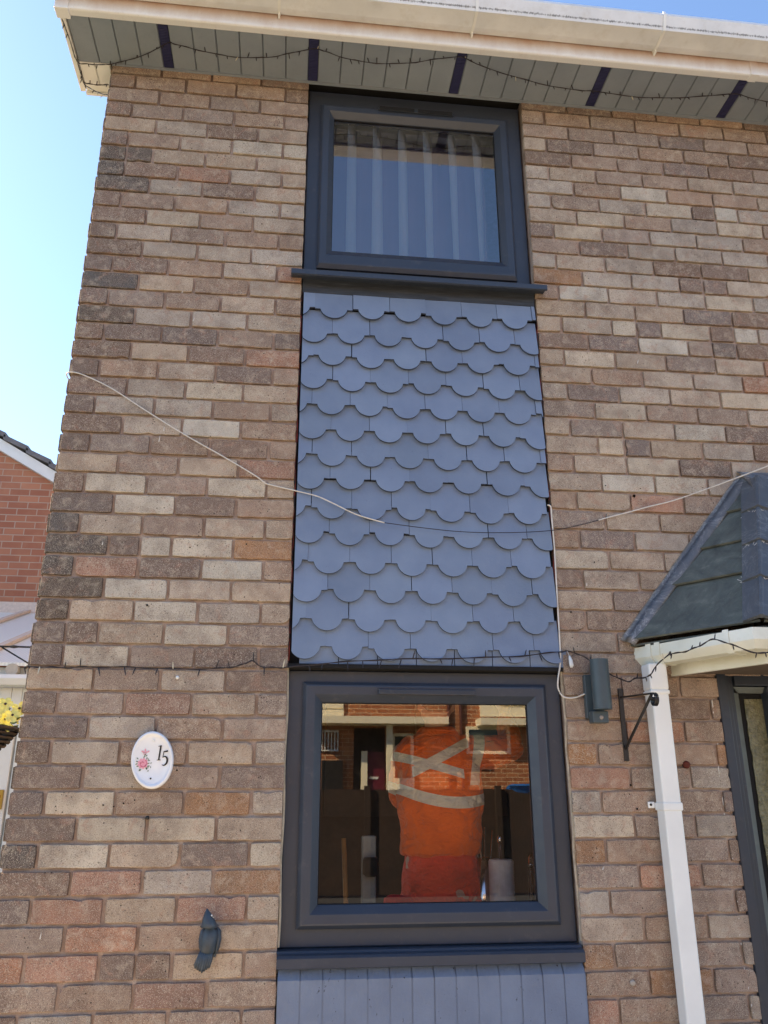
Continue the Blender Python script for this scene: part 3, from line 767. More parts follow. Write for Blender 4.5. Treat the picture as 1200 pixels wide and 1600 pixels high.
# ------------------------------------------------------------------ rooms
bm = bmesh.new()
def room(bm, x0, x1, y0, y1, z0, z1, mi):
    for q in (((x0, y1, z0), (x1, y1, z0), (x1, y1, z1), (x0, y1, z1)), ((x0, y0, z0), (x0, y1, z0), (x0, y1, z1), (x0, y0, z1)), ((x1, y0, z0), (x1, y1, z0), (x1, y1, z1), (x1, y0, z1)),
              ((x0, y0, z0), (x1, y0, z0), (x1, y1, z0), (x0, y1, z0)), ((x0, y0, z1), (x1, y0, z1), (x1, y1, z1), (x0, y1, z1))): poly(bm, q, None, mi)
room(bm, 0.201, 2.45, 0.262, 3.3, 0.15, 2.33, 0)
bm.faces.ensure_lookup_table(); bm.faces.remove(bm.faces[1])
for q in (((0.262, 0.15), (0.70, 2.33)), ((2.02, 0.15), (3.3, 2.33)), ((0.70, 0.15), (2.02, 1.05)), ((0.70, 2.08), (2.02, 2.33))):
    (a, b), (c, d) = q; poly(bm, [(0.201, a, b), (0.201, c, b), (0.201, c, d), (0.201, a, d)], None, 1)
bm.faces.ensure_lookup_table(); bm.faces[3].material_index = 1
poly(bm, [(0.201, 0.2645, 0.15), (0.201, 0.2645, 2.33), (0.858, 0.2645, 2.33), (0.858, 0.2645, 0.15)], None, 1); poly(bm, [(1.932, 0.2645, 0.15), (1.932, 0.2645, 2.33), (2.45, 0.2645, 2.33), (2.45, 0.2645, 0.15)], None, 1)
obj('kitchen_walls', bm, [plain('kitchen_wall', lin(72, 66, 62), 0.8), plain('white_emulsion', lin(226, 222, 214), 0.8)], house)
bm = bmesh.new(); room(bm, 0.3, 2.45, 0.262, 3.4, 2.75, 4.735, 0)
obj('bedroom_walls', bm, plain('bedroom_lilac', lin(214, 206, 236), 0.9), house)
M['plaster'] = plain('plaster', lin(222, 220, 214), 0.8)
for z0, z1 in ((1.05, 2.01), (3.66, 4.73)):
    bm = bmesh.new()
    box(bm, 0.86, 0.888, 0.10, 0.2619, z0, z1); obj('reveal', bm, M['plaster'], house); bm = bmesh.new(); box(bm, 1.9, 1.93, 0.1, 0.2619, z0, z1); obj('reveal', bm, M['plaster'], house); bm = bmesh.new(); box(bm, 0.889, 1.899, 0.1, 0.2619, z0-0.03, z0-0.001); obj('window_board', bm, M['plaster'], house)
bm = bmesh.new(); box(bm, 0.889, 1.899, 0.1, 0.2619, 2.011, 2.04); obj('reveal', bm, M['plaster'], house)
bm = bmesh.new(); box(bm, 0.51, 1.25, 0.264, 0.64, 0.98, 1.02); obj('worktop', bm, plain('dark_worktop', lin(40, 38, 40), 0.3, var=0.3, sc=200), house); bm = bmesh.new(); box(bm, 1.62, 2.44, 0.264, 0.64, 0.98, 1.02)
obj('worktop', bm, plain('worktop', lin(40, 38, 40), 0.3, var=0.3, sc=200), house)
bm = bmesh.new()
bm.free(); M['cup'] = plain('cupboard', lin(120, 116, 110), 0.5)
for x in (0.62, 1.85):
    bm = bmesh.new(); box(bm, x, x+0.58, 0.266, 0.60, 0.16, 0.978, 0, 0.003); obj('base_cupboard', bm, M['cup'], house)
bm = bmesh.new()
for k in range(3): box(bm, 0.52+k*0.64, 0.52+k*0.64+0.63, 2.95, 3.28, 1.45, 2.2, 0, 0.003)
obj('wall_cupboards', bm, plain('wall_cupboard', lin(70, 60, 54), 0.5), house)

# ------------------------------------------------------------------ vertical blind in the upper window
vb = tag(empty('vertical_blind', (1.4, 0.19, 4.60)), 'white vertical blind with thin turned slats hanging inside the upper window', 'blind')
bm = bmesh.new(); box(bm, 0.93, 1.87, 0.165, 0.205, 4.622, 4.652, 0, 0.003); obj('headrail', bm, M['white'], vb)
t = NT('blind_fabric'); t.base(t.ramp(t.noise(300, 2), [(0.3, lin(240, 246, 250)), (0.7, lin(248, 251, 253))]), 0.8)
trn = t.n('ShaderNodeBsdfTranslucent'); trn.inputs[0].default_value = (0.93, 0.96, 1, 1)
mxs = t.n('ShaderNodeMixShader'); mxs.inputs[0].default_value = 0.12; t.l(t.b.outputs[0], mxs.inputs[1]); t.l(trn.outputs[0], mxs.inputs[2]); t.l(mxs.outputs[0], t.o.inputs[0]); M['fabric'] = t.m
for k in range(8):
    x = 0.983+k*0.1205; bm = bmesh.new(); prev = None
    for q in range(13):
        z = 4.615-q*0.072; tt = q/12
        wt = 0.041; wb = (0.046, 0.048, 0.054, 0.042, 0.030, 0.022, 0.018, 0.040)[k]; w_ = wt+(wb-wt)*tt
        dx = (w_+(x-0.9)/3.17*0.12)/2; dy = math.sqrt(0.0635**2-dx*dx)
        row = [bm.verts.new((x-dx, 0.122-dy, z)), bm.verts.new((x+0.0025, 0.121, z)), bm.verts.new((x+dx, 0.122+dy, z))]
        if prev:
            for i in range(2): bm.faces.new((prev[i], prev[i+1], row[i+1], row[i]))
        prev = row
    bmesh.ops.solidify(bm, geom=bm.faces[:], thickness=0.0006)
    obj('slat', bm, M['fabric'], vb, True)

cu = tag(empty('curtain', (1.32, 0.25, 3.72)), 'plain lilac curtain drawn behind the vertical blind upstairs', 'curtain')
bm = bmesh.new(); prev = None
for i in range(61):
    xx = 0.91+i*0.0142; yy = 0.215+0.006*math.sin(i*0.55)+0.003*math.sin(i*1.7)
    row = [bm.verts.new((xx, yy, 3.74)), bm.verts.new((xx, yy*0.5+0.1075, 4.60))]
    if prev: bm.faces.new((prev[0], row[0], row[1], prev[1]))
    prev = row
bmesh.ops.solidify(bm, geom=bm.faces[:], thickness=0.001)
t = NT('lilac_cloth'); t.base(t.ramp(t.noise(3, 3), [(0.3, lin(178, 170, 210)), (0.7, lin(186, 178, 216))]), 0.9)
obj('cloth', bm, t.m, cu, True)
# ------------------------------------------------------------------ house number plaque
pl = tag(empty('house_number_plaque', (0.447, -0.008, 1.688)), 'white oval ceramic plaque with 15 and a pink rose on the brickwork', 'house number')
bm = bmesh.new(); prof = [(1.0, -0.008), (1.0, -0.018), (0.965, -0.026), (0.90, -0.027), (0.85, -0.021), (0.80, -0.019), (0.0001, -0.0195)]
rings = []
for s, y in prof:
    rings.append([bm.verts.new((0.447+s*(0.0700*math.cos(a)+0.006*math.sin(a)*-1), y, 1.688+s*0.0935*math.sin(a))) for a in [k*2*math.pi/48 for k in range(48)]])
for a, b in zip(rings, rings[1:]):
    for k in range(48): bm.faces.new((a[k], a[(k+1) % 48], b[(k+1) % 48], b[k]))
bmesh.ops.recalc_face_normals(bm, faces=bm.faces[:])
obj('plate', bm, M['ceramic'], pl, True)
def stroke(bm, pts, ws, y=-0.0212, th=0.0012):
    pts = [Vector((p[0], 0, p[1])) for p in pts]; L = []; Rr = []
    for i, p in enumerate(pts):
        d = (pts[min(i+1, len(pts)-1)]-pts[max(0, i-1)]).normalized(); n = Vector((-d.z, 0, d.x)); w_ = ws[i] if isinstance(ws, (list, tuple)) else ws
        L.append(p+n*w_/2); Rr.append(p-n*w_/2)
    for i in range(len(pts)-1):
        poly(bm, [Vector((q.x, y, q.z)) for q in (L[i], L[i+1], Rr[i+1], Rr[i])], (0, th, 0))
bm = bmesh.new(); ox, oz = 0.4690, 1.700
stroke(bm, [(ox-0.0005, oz-0.012), (ox+0.0035, oz+0.034)], [0.0048, 0.0052])
stroke(bm, [(ox-0.0045, oz+0.0315), (ox+0.0055, oz+0.0345)], 0.0022, -0.0214)
stroke(bm, [(ox-0.0065, oz-0.0128), (ox+0.0060, oz-0.0122)], 0.0020, -0.0214)
obj('digit_one', bm, M['ink'], pl)
bm = bmesh.new(); ox, oz = 0.4865, 1.689
stroke(bm, [(ox-0.0035, oz+0.0255), (ox+0.0100, oz+0.0275)], [0.0035, 0.0055], -0.0214)
stroke(bm, [(ox-0.0030, oz+0.0265), (ox-0.0050, oz+0.0065)], 0.0022)
cs = [(ox-0.0050, oz+0.0065), (ox+0.001, oz+0.0100), (ox+0.0075, oz+0.0070), (ox+0.0105, oz-0.0015), (ox+0.0085, oz-0.0120), (ox+0.001, oz-0.0185), (ox-0.0065, oz-0.0165)]
pp = [(p.x, p.z) for p in smooth_path([Vector((a, 0, b)) for a, b in cs], 4)]
stroke(bm, pp, [0.0015+0.0045*math.sin(math.pi*min(1, max(0, (i-1)/(len(pp)-2)))) for i in range(len(pp))], -0.0213)
obj('digit_five', bm, M['ink'], pl)
def petal(bm, cx, cz, a, L, w_, y, n=8):
    pts = []
    for k in range(n):
        q = 2*math.pi*k/n; u = L/2*(1+math.cos(q)); v = w_/2*math.sin(q)
        pts.append((cx+u*math.cos(a)-v*math.sin(a), y, cz+u*math.sin(a)+v*math.cos(a)))
    poly(bm, pts, (0, 0.0008, 0))
bm = bmesh.new(); rr = random.Random(8); fx, fz = 0.4175, 1.676
for k in range(9): petal(bm, fx, fz, k*0.698, 0.0185, 0.0105, -0.0206-0.00002*k)
for k in range(3): petal(bm, 0.420+k*0.003, 1.7135-k*0.001, 2.9-k*1.2, 0.012, 0.005, -0.0207-0.00003*k)
obj('rose_petals', bm, M['palepink'], pl)
bm = bmesh.new()
for k in range(5):
    aa = k*1.3; stroke(bm, [(fx+(0.004+0.0022*k)*math.cos(aa+s*0.35), fz+(0.004+0.0022*k)*math.sin(aa+s*0.35)) for s in range(7)], 0.0019, -0.0216)
stroke(bm, [(0.413, 1.713), (0.420, 1.7105), (0.428, 1.7135)], 0.0016, -0.0216); stroke(bm, [(0.416, 1.7075), (0.421, 1.706), (0.427, 1.7085)], 0.0014, -0.0216)
obj('rose_centre', bm, M['pink'], pl)
bm = bmesh.new()
for k in range(16):
    a = rr.uniform(0, 6.28); d = rr.uniform(0.018, 0.026)
    petal(bm, fx+d*0.75*math.cos(a), fz+d*math.sin(a), a+rr.uniform(-.7, .7), 0.0075, 0.0035, -0.0209)
for x, z in ((0.442, 1.676), (0.434, 1.664), (0.438, 1.655), (0.432, 1.692), (0.443, 1.667)): petal(bm, x, z, rr.uniform(0, 6), 0.006, 0.0028, -0.0209)
obj('rose_leaves', bm, M['leafglaze'], pl)
bm = bmesh.new(); lathe(bm, [(0.0028, -0.0198), (0.0028, -0.0225)], 0.4475, 1.628, 12, 'Y'); obj('lower_screw', bm, M['iron'], pl)
bm = bmesh.new(); lathe(bm, [(0.0045, -0.0198), (0.0042, -0.0225), (0.002, -0.0235)], 0.4465, 1.751, 12, 'Y'); obj('upper_screw', bm, M['white'], pl)

# ------------------------------------------------------------------ outdoor wall light with sensor
wlm = tag(empty('wall_light', (2.0, 0, 1.81)), 'dark grey cylinder wall light with motion sensor, right of the tiles', 'wall light')
bm = bmesh.new(); lathe(bm, [(0.029, 1.862), (0.033, 1.862), (0.033, 2.040), (0.030, 2.040), (0.030, 2.03)], 2.014, -0.082, 32)
obj('lamp_cylinder', bm, M['lampgrey'], wlm, False)
bm = bmesh.new(); box(bm, 1.973, 2.040, -0.030, -0.006, 1.835, 1.992, 0, 0.003); box(bm, 1.998, 2.03, -0.055, -0.03, 1.90, 1.96)
obj('back_plate', bm, M['lampgrey'], wlm)
bm = bmesh.new(); box(bm, 1.978, 2.037, -0.072, -0.0305, 1.817, 1.858, 0, 0.003); obj('sensor_box', bm, M['lampgrey'], wlm)
bm = bmesh.new(); bmesh.ops.create_uvsphere(bm, u_segments=16, v_segments=10, radius=0.0080, matrix=Matrix.Translation((2.010, -0.070, 1.836))); obj('sensor_eye', bm, plain('sensor_lens', lin(140, 130, 124), 0.2, bump=0), wlm, True)

# ------------------------------------------------------------------ iron basket bracket by the downpipe
br = tag(empty('basket_bracket', (2.114, 0, 1.69)), 'empty black iron basket bracket between wall light and white downpipe', 'bracket')
bm = bmesh.new(); box(bm, 2.105, 2.122, -0.014, -0.007, 1.688, 1.945, 0, 0.001); obj('wall_bar', bm, M['iron'], br)
bm = bmesh.new(); tube(bm, [(2.1135, -0.012, 1.914), (2.114, -0.285, 1.896)], 0.0035, 6); obj('arm', bm, M['iron'], br)
bm = bmesh.new(); tube(bm, [(2.1135, -0.013, 1.732), (2.114, -0.275, 1.893)], 0.0055, 6)
obj('brace', bm, M['iron'], br)
bm = bmesh.new()
sc = [(2.114, -0.293+0.0+(-0.024+0.0012*k)*math.sin(k*0.5)*1.0, 1.872+(0.024-0.0012*k)*math.cos(k*0.5)) for k in range(18)]
for dx in (-0.005, 0, 0.005): tube(bm, smooth_path([(p[0]+dx, p[1], p[2]) for p in sc], 3), 0.003, 5)
obj('scroll', bm, M['iron'], br)

# ------------------------------------------------------------------ left bracket with hanging basket
lb = tag(empty('basket_bracket', (-0.01, 0.05, 1.99)), 'black wrought iron bracket on the gable corner holding the flower basket', 'bracket')
bm = bmesh.new(); box(bm, -0.014, -0.008, 0.043, 0.057, 1.975, 2.095, 0, 0.001); obj('wall_bar', bm, M['iron'], lb)
bm = bmesh.new(); tube(bm, [(-0.012, 0.05, 2.072), (-0.06, 0.05, 2.073), (-0.075, 0.05, 2.073), (-0.09, 0.05, 2.073), (-0.30, 0.05, 2.075)], [0.0035, 0.0035, 0.006, 0.0035, 0.0035], 6)
tube(bm, smooth_path([(-0.15+0.02*math.cos(k*.6)*(1-k*.04), 0.05, 2.096+0.022*math.sin(k*.6)*(1-k*.04)) for k in range(14)], 2), 0.003, 5); obj('arm', bm, M['iron'], lb)
bm = bmesh.new(); tube(bm, [(-0.012, 0.05, 2.012), (-0.115, 0.05, 2.07)], 0.003, 6); obj('brace', bm, M['iron'], lb)
hb = tag(empty('hanging_basket', (-0.24, 0.05, 1.63)), 'dark wicker hanging basket of yellow pansies at the left edge', 'hanging basket')
t = NT('dark_wicker'); wv = t.n('ShaderNodeTexWave', wave_type='BANDS', bands_direction='Z'); wv.inputs['Scale'].default_value = 22; t.l(t.co(), wv.inputs['Vector'])
t.base(t.ramp(wv.outputs['Fac'], [(0.2, lin(26, 18, 16)), (0.8, lin(74, 54, 44))]), 0.8); t.bump(wv.outputs['Fac'], 1, 0.01)
bm = bmesh.new()
for k in range(13):
    z = 1.640+k*0.0125; r = 0.055+0.155*(k/12)**0.75
    tube(bm, [(-0.24+(r+0.004*math.sin(q*2.7+k))*math.cos(q*math.pi/16), 0.05+(r+0.004*math.sin(q*2.7+k))*math.sin(q*math.pi/16), z+0.002*math.sin(q*3)) for q in range(33)], 0.0085, 5)
lathe(bm, [(0.03, 1.636), (0.17, 1.76)], -0.24, 0.05, 20)
obj('basket', bm, t.m, hb)
bm = bmesh.new()
for a in (0.35, 2.4, 4.5): tube(bm, smooth_path([(-0.24+0.2*math.cos(a), 0.05+0.2*math.sin(a)-0.0, 1.79), (-0.24+0.1*math.cos(a), 0.05+0.1*math.sin(a), 1.94), (-0.24, 0.05, 2.068)], 4), 0.0018, 4)
obj('chain', bm, M['iron'], hb)
rf = random.Random(21); bl = bmesh.new(); M['petal'] = plain('yellow_petal', lin(222, 212, 122), 0.6, var=0.2, sc=60, bump=0); M['eye'] = plain('flower_eye', lin(60, 30, 24), 0.6, bump=0)
def flower(c, n, s):
    bm = bmesh.new()
    a = Vector((0, 0, 1)).cross(n).normalized(); b = n.cross(a)
    for k in range(5):
        q = k*1.257+rf.uniform(-.2, .2); d = (a*math.cos(q)+b*math.sin(q)); e = n.cross(d)
        ring = [c+n*0.002, c+d*s*0.5+e*s*0.42+n*s*rf.uniform(0, .25), c+d*s*0.95+e*s*0.33+n*s*rf.uniform(-.1, .3), c+d*s*1.08+n*s*rf.uniform(0, .3), c+d*s*0.95-e*s*0.33+n*s*rf.uniform(-.1, .3), c+d*s*0.5-e*s*0.42+n*s*rf.uniform(0, .25)]
        cc = bm.verts.new(c+d*s*0.55+n*s*0.05); vs = [bm.verts.new(p) for p in ring]
        for i in range(6): bm.faces.new((cc, vs[i], vs[(i+1) % 6]))
    vs = [bm.verts.new(c+n*0.006+(a*math.cos(k)+b*math.sin(k))*s*0.2) for k in range(6)]; bm.faces.new(vs).material_index = 1
    obj('flower', bm, [M['petal'], M['eye']], hb)
for k in range(46):
    a = rf.uniform(0, 6.28); r = 0.2*math.sqrt(rf.random()); p = Vector((-0.24+r*math.cos(a), 0.05+r*math.sin(a), 1.815+rf.uniform(0, 0.055)-r*0.12))
    n = Vector((math.cos(a)*0.7+0.3, math.sin(a)*0.5-0.6, rf.uniform(0.2, .8))).normalized(); flower(p, n, rf.uniform(0.020, 0.029))
for p in ((-0.025, -0.02, 1.83), (-0.062, -0.06, 1.838), (-0.05, -0.03, 1.865), (-0.085, -0.08, 1.86), (-0.015, 0.01, 1.855)): flower(Vector(p), Vector((0.35, -0.9, 0.2)).normalized(), 0.024)
for k in range(170):
    a = rf.uniform(0, 6.28); r = 0.21*math.sqrt(rf.random()); p = Vector((-0.24+r*math.cos(a), 0.05+r*math.sin(a), 1.79+rf.uniform(0, 0.07)))
    d = Vector((math.cos(a), math.sin(a), rf.uniform(-.2, .8))).normalized(); e = d.cross(Vector((rf.uniform(-1, 1), rf.uniform(-1, 1), 1))).normalized()
    L = rf.uniform(.02, .045); w_ = L*0.28
    vs = [bl.verts.new(q) for q in (p, p+d*L*.5+e*w_, p+d*L, p+d*L*.5-e*w_)]; bl.faces.new(vs)
obj('leaves', bl, plain('pansy_leaf', lin(84, 100, 48), 0.6, var=0.4, sc=60, bump=0), hb)

# ------------------------------------------------------------------ bird ornament climbing the wall
bd = tag(empty('bird_ornament', (0.665, -0.008, 1.05)), 'dark grey bird ornament with fanned tail fixed to the bricks', 'wall ornament')
def blob(bm, rows, seg=14):
    """rows: (cx, cy, cz, rx, ry)"""
    rings = [[bm.verts.new((x+rx*math.cos(a), y+ry*math.sin(a), z)) for a in [k*2*math.pi/seg for k in range(seg)]] for x, y, z, rx, ry in rows]
    for a, b in zip(rings, rings[1:]):
        for k in range(seg): bm.faces.new((a[k], a[(k+1) % seg], b[(k+1) % seg], b[k]))
    bm.faces.new(rings[0][::-1]); bm.faces.new(rings[-1])
bm = bmesh.new()
# body and head, seen from the back; beak turned up
blob(bm, [(0.672, -0.030, 1.098, 0.014, 0.012), (0.671, -0.034, 1.112, 0.023, 0.020), (0.672, -0.036, 1.130, 0.0265, 0.024), (0.675, -0.036, 1.150, 0.0265, 0.024), (0.677, -0.036, 1.166, 0.024, 0.022),
          (0.6765, -0.036, 1.175, 0.0165, 0.016), (0.675, -0.038, 1.1795, 0.0145, 0.014), (0.673, -0.050, 1.1797, 0.0255, 0.023), (0.673, -0.051, 1.184, 0.0260, 0.024), (0.671, -0.053, 1.196, 0.0215, 0.021), (0.668, -0.053, 1.210, 0.0160, 0.016), (0.666, -0.053, 1.221, 0.0105, 0.011), (0.664, -0.053, 1.229, 0.0045, 0.005), (0.663, -0.053, 1.234, 0.0015, 0.002)])
obj('body', bm, M['birdgrey'], bd, True)
bm = bmesh.new()
for s in (-1, 1):
    blob(bm, [(0.675+s*0.020, -0.020, 1.100, 0.004, 0.008), (0.675+s*0.025, -0.024, 1.120, 0.008, 0.016), (0.676+s*0.027, -0.026, 1.145, 0.009, 0.018), (0.677+s*0.024, -0.026, 1.168, 0.008, 0.015), (0.677+s*0.018, -0.028, 1.180, 0.004, 0.008)], 10)
obj('wings', bm, M['birdgrey'], bd, True)
bm = bmesh.new()
for k in range(7):
    s = (k-3)/3.0; x0 = 0.669+s*0.015; x1 = 0.658+s*0.021; zl = 1.052+abs(s)*0.012
    tube(bm, [(x0, -0.036-0.004*(1-abs(s)), 1.118), ((x0+x1)/2+0.002*s, -0.042-0.006*(1-abs(s)), 1.090), (x1, -0.040-0.008*(1-abs(s)), zl+0.01), (x1-0.0005, -0.037, zl)], [0.0040, 0.0054, 0.0056, 0.0030], 7)
obj('tail_feathers', bm, M['birdgrey'], bd, True)
bm = bmesh.new(); box(bm, 0.652, 0.698, -0.022, -0.009, 1.09, 1.185, 0, 0.006); tube(bm, [(0.688, -0.022, 1.165), (0.700, -0.03, 1.152), (0.699, -0.03, 1.135)], 0.006, 7)
obj('mount', bm, M['birdgrey'], bd)
bm = bmesh.new(); bmesh.ops.create_uvsphere(bm, u_segments=10, v_segments=8, radius=0.0026, matrix=Matrix.Translation((0.6795, -0.064, 1.2155)))
tube(bm, [(0.6825, -0.062, 1.2125), (0.685, -0.059, 1.208)], 0.0009, 4)
obj('eye', bm, M['white'], bd, True)

# ------------------------------------------------------------------ cables
def cable(name, pts, r, mat, label, n=5, seg=6, sag=0):
    bm = bmesh.new(); tube(bm, smooth_path(pts, n), r, seg); o = obj(name, bm, mat, None, True); return tag(o, label, 'cable')
Y = -0.0155
cable('cable', [(-0.012, 0.05, 3.13), (-0.010, -0.006, 3.134), (0.03, Y, 3.134), (0.10, Y, 3.108), (0.182, Y, 3.066), (0.30, Y, 2.990), (0.465, Y, 2.889), (0.62, Y, 2.803), (0.742, Y, 2.731), (0.775, Y, 2.706), (0.80, Y, 2.697), (0.915, Y, 2.673), (0.98, -0.022, 2.655), (1.039, -0.026, 2.628), (1.13, -0.028, 2.585), (1.236, -0.028, 2.556)],
      0.0025, M['whitewire'], 'thin white cable drooping across the left brickwork onto the grey tiles')
cable('cable', [(1.236, -0.028, 2.556), (1.38, -0.028, 2.541), (1.535, -0.028, 2.530), (1.70, -0.028, 2.532), (1.87, -0.024, 2.546), (1.98, Y, 2.57), (2.09, Y, 2.601)],
      0.0016, M['wire'], 'thin dark wire continuing from the white cable across the grey tiles')
cable('cable', [(2.09, Y, 2.601), (2.13, Y, 2.614), (2.22, Y, 2.640), (2.30, Y-0.004, 2.664), (2.407, Y-0.01, 2.693), (2.55, -0.05, 2.742), (2.70, -0.09, 2.795), (2.90, -0.13, 2.87), (3.1, -0.16, 2.95), (3.4, -0.2, 3.1)],
      0.0026, M['whitewire'], 'white cable rising right above the porch canopy')
cable('cable', [(1.884, -0.020, 2.655), (1.897, -0.020, 2.648), (1.9, -0.014, 2.60), (1.9015, -0.014, 2.47), (1.8985, -0.014, 2.29), (1.896, -0.014, 2.12), (1.893, -0.016, 2.05), (1.886, -0.016, 2.01), (1.878, -0.016, 1.975), (1.876, -0.016, 1.945), (1.888, -0.016, 1.918), (1.910, -0.016, 1.909), (1.94, -0.016, 1.911), (1.975, -0.020, 1.924)],
      0.0031, M['whitewire'], 'white cable down the edge of the tiles looping into the wall light')

bulbm = plain('bulb_lens', lin(196, 190, 170), 0.2, bump=0)
def lights(pts, label, n, seed, r=0.0016, drop=0.027, spread=1.0, twist=0.003):
    rq = random.Random(seed); P = smooth_path(pts, 6)
    th = tag(empty('string_lights', P[0]), label, 'string lights')
    bm = bmesh.new(); tube(bm, P, r, 5)
    Q = [p+Vector((rq.uniform(-.001, .001), rq.uniform(-.001, .001), twist*math.sin(i*0.9))) for i, p in enumerate(P)]; tube(bm, Q, r*0.9, 5)
    obj('wire', bm, M['wire'], th)
    L = [0]
    for a, b in zip(P, P[1:]): L.append(L[-1]+(b-a).length)
    for k in range(n):
        s = L[-1]*(k+0.5+rq.uniform(-.3, .3))/n; i = max(j for j in range(len(L)) if L[j] <= s); i = min(i, len(P)-2)
        p = P[i].lerp(P[i+1], (s-L[i])/max(1e-6, L[i+1]-L[i]))
        d = Vector((rq.uniform(-.35, .35), rq.uniform(-0.5, 0.1)*spread, rq.choice((-1, -1, 1)))).normalized()*drop*rq.uniform(.7, 1.25)
        bm = bmesh.new(); tube(bm, [p, p+d*0.75], 0.0022, 5); tube(bm, [p+d*0.75, p+d], 0.0014, 5)
        obj('bulb', bm, M['wire'] if rq.random() < .93 else bulbm, th)
    return th
ze = 4.7030
ev = [(-0.166, -0.23, ze), (-0.158, -0.14, ze), (-0.150, -0.02, ze-0.004), (-0.10, -0.012, ze-0.004), (-0.03, -0.016, ze-0.004), (0.047, -0.037, ze), (0.168, -0.092, ze), (0.262, -0.152, ze+0.006), (0.302, -0.156, ze), (0.40, -0.142, ze-0.006), (0.55, -0.128, ze-0.01), (0.70, -0.138, ze-0.006),
      (0.80, -0.165, ze), (0.905, -0.195, ze+0.006), (0.96, -0.192, ze), (1.05, -0.172, ze-0.006), (1.19, -0.165, ze-0.01), (1.34, -0.180, ze-0.006), (1.47, -0.212, ze), (1.57, -0.224, ze+0.006), (1.66, -0.196, ze), (1.816, -0.161, ze-0.006), (2.009, -0.130, ze-0.01), (2.16, -0.118, ze-0.006),
      (2.25, -0.112, ze+0.003), (2.40, -0.108, ze-0.004), (2.56, -0.120, ze-0.008), (2.74, -0.145, ze-0.004), (2.89, -0.168, ze+0.005), (3.0, -0.155, ze), (3.2, -0.14, ze-0.006), (3.5, -0.16, ze)]
lights(ev, 'dark string lights looped along the white soffit under the eaves', 84, 1)
lights([(-0.150, -0.012, ze-0.006), (-0.149, 0.05, ze-0.003), (-0.146, 0.095, ze-0.002), (-0.10, 0.10, ze-0.006), (-0.035, 0.095, ze-0.004)], 'short dark string of lights tucked under the soffit corner', 6, 2)
lights([(-0.150, 0.04, ze-0.004), (-0.143, 0.098, ze-0.012), (-0.085, 0.07, 4.63), (-0.04, 0.04, 4.585), (-0.010, 0.02, 4.56)], 'loose string of lights hanging from soffit corner to gable', 5, 4)
lw = [(-0.02, 0.04, 1.995), (-0.012, -0.004, 1.996), (0.03, Y, 1.994), (0.121, Y, 1.992), (0.20, Y, 1.996), (0.336, Y, 1.997), (0.467, Y, 1.994), (0.622, Y, 1.996), (0.70, Y, 2.004), (0.743, Y, 2.018), (0.768, Y, 2.026), (0.79, Y, 2.008), (0.84, Y, 2.003), (0.905, -0.022, 2.006), (1.05, -0.027, 2.022), (1.235, -0.027, 2.036), (1.47, -0.027, 2.044), (1.71, -0.027, 2.055), (1.875, -0.026, 2.074), (1.918, Y, 2.080)]
lights(lw, 'dark string lights across the lower bricks and bottom of the tiles', 30, 5, 0.0017)
rs = [(1.918, Y, 2.080), (1.965, -0.02, 2.068), (2.012, -0.024, 2.038), (2.058, -0.03, 2.004), (2.125, -0.045, 1.968), (2.152, -0.07, 1.975), (2.165, -0.16, 1.972), (2.150, -0.25, 1.99), (2.205, -0.26, 2.038), (2.235, -0.19, 2.046), (2.262, -0.24, 2.045), (2.285, -0.30, 2.052), (2.315, -0.36, 2.068), (2.345, -0.42, 2.040), (2.40, -0.47, 2.005), (2.46, -0.475, 2.012), (2.6, -0.475, 2.02), (2.9, -0.47, 2.03)]
lights(rs, 'dark string lights running from wall light over the porch gutter', 24, 6, 0.0018, 0.018)
# glass drop hanging by the tiles
bm = bmesh.new(); blob(bm, [(1.930, -0.024, 2.018, 0.004, 0.004), (1.931, -0.024, 2.026, 0.0085, 0.006), (1.929, -0.024, 2.045, 0.0075, 0.006), (1.926, -0.022, 2.062, 0.003, 0.003)], 8); tube(bm, [(1.926, -0.022, 2.062), (1.920, -0.018, 2.080)], 0.001, 4)
tag(obj('glass_drop', bm, plain('clear_drop', lin(210, 214, 216), 0.15, bump=0), None, True), 'small clear glass drop hanging beside the bottom of the tiles', 'ornament')
# small clips and plugs left in the brickwork
def pin(x, z, r, mat, label, y=-0.012):
    bm = bmesh.new(); lathe(bm, [(r*1.1, -0.003), (r, y), (r*0.5, y-0.002)], x, z, 10, 'Y'); tag(obj('wall_plug', bm, mat, None, True), label, 'wall plug')
pin(0.446, 1.505, 0.006, M['iron'], 'dark broken plug in the mortar under the number plaque')
pin(2.338, 1.677, 0.013, plain('rusty', lin(92, 40, 28), 0.9), 'rusty round fixing on the bricks right of the downpipe')
pin(0.507, 1.965, 0.006, M['white'], 'small white plug in the mortar below the lower string lights')
pin(2.062, 0.985, 0.009, plain('putty', lin(170, 160, 148), 0.9), 'round grey filler patch low on the bricks left of downpipe')

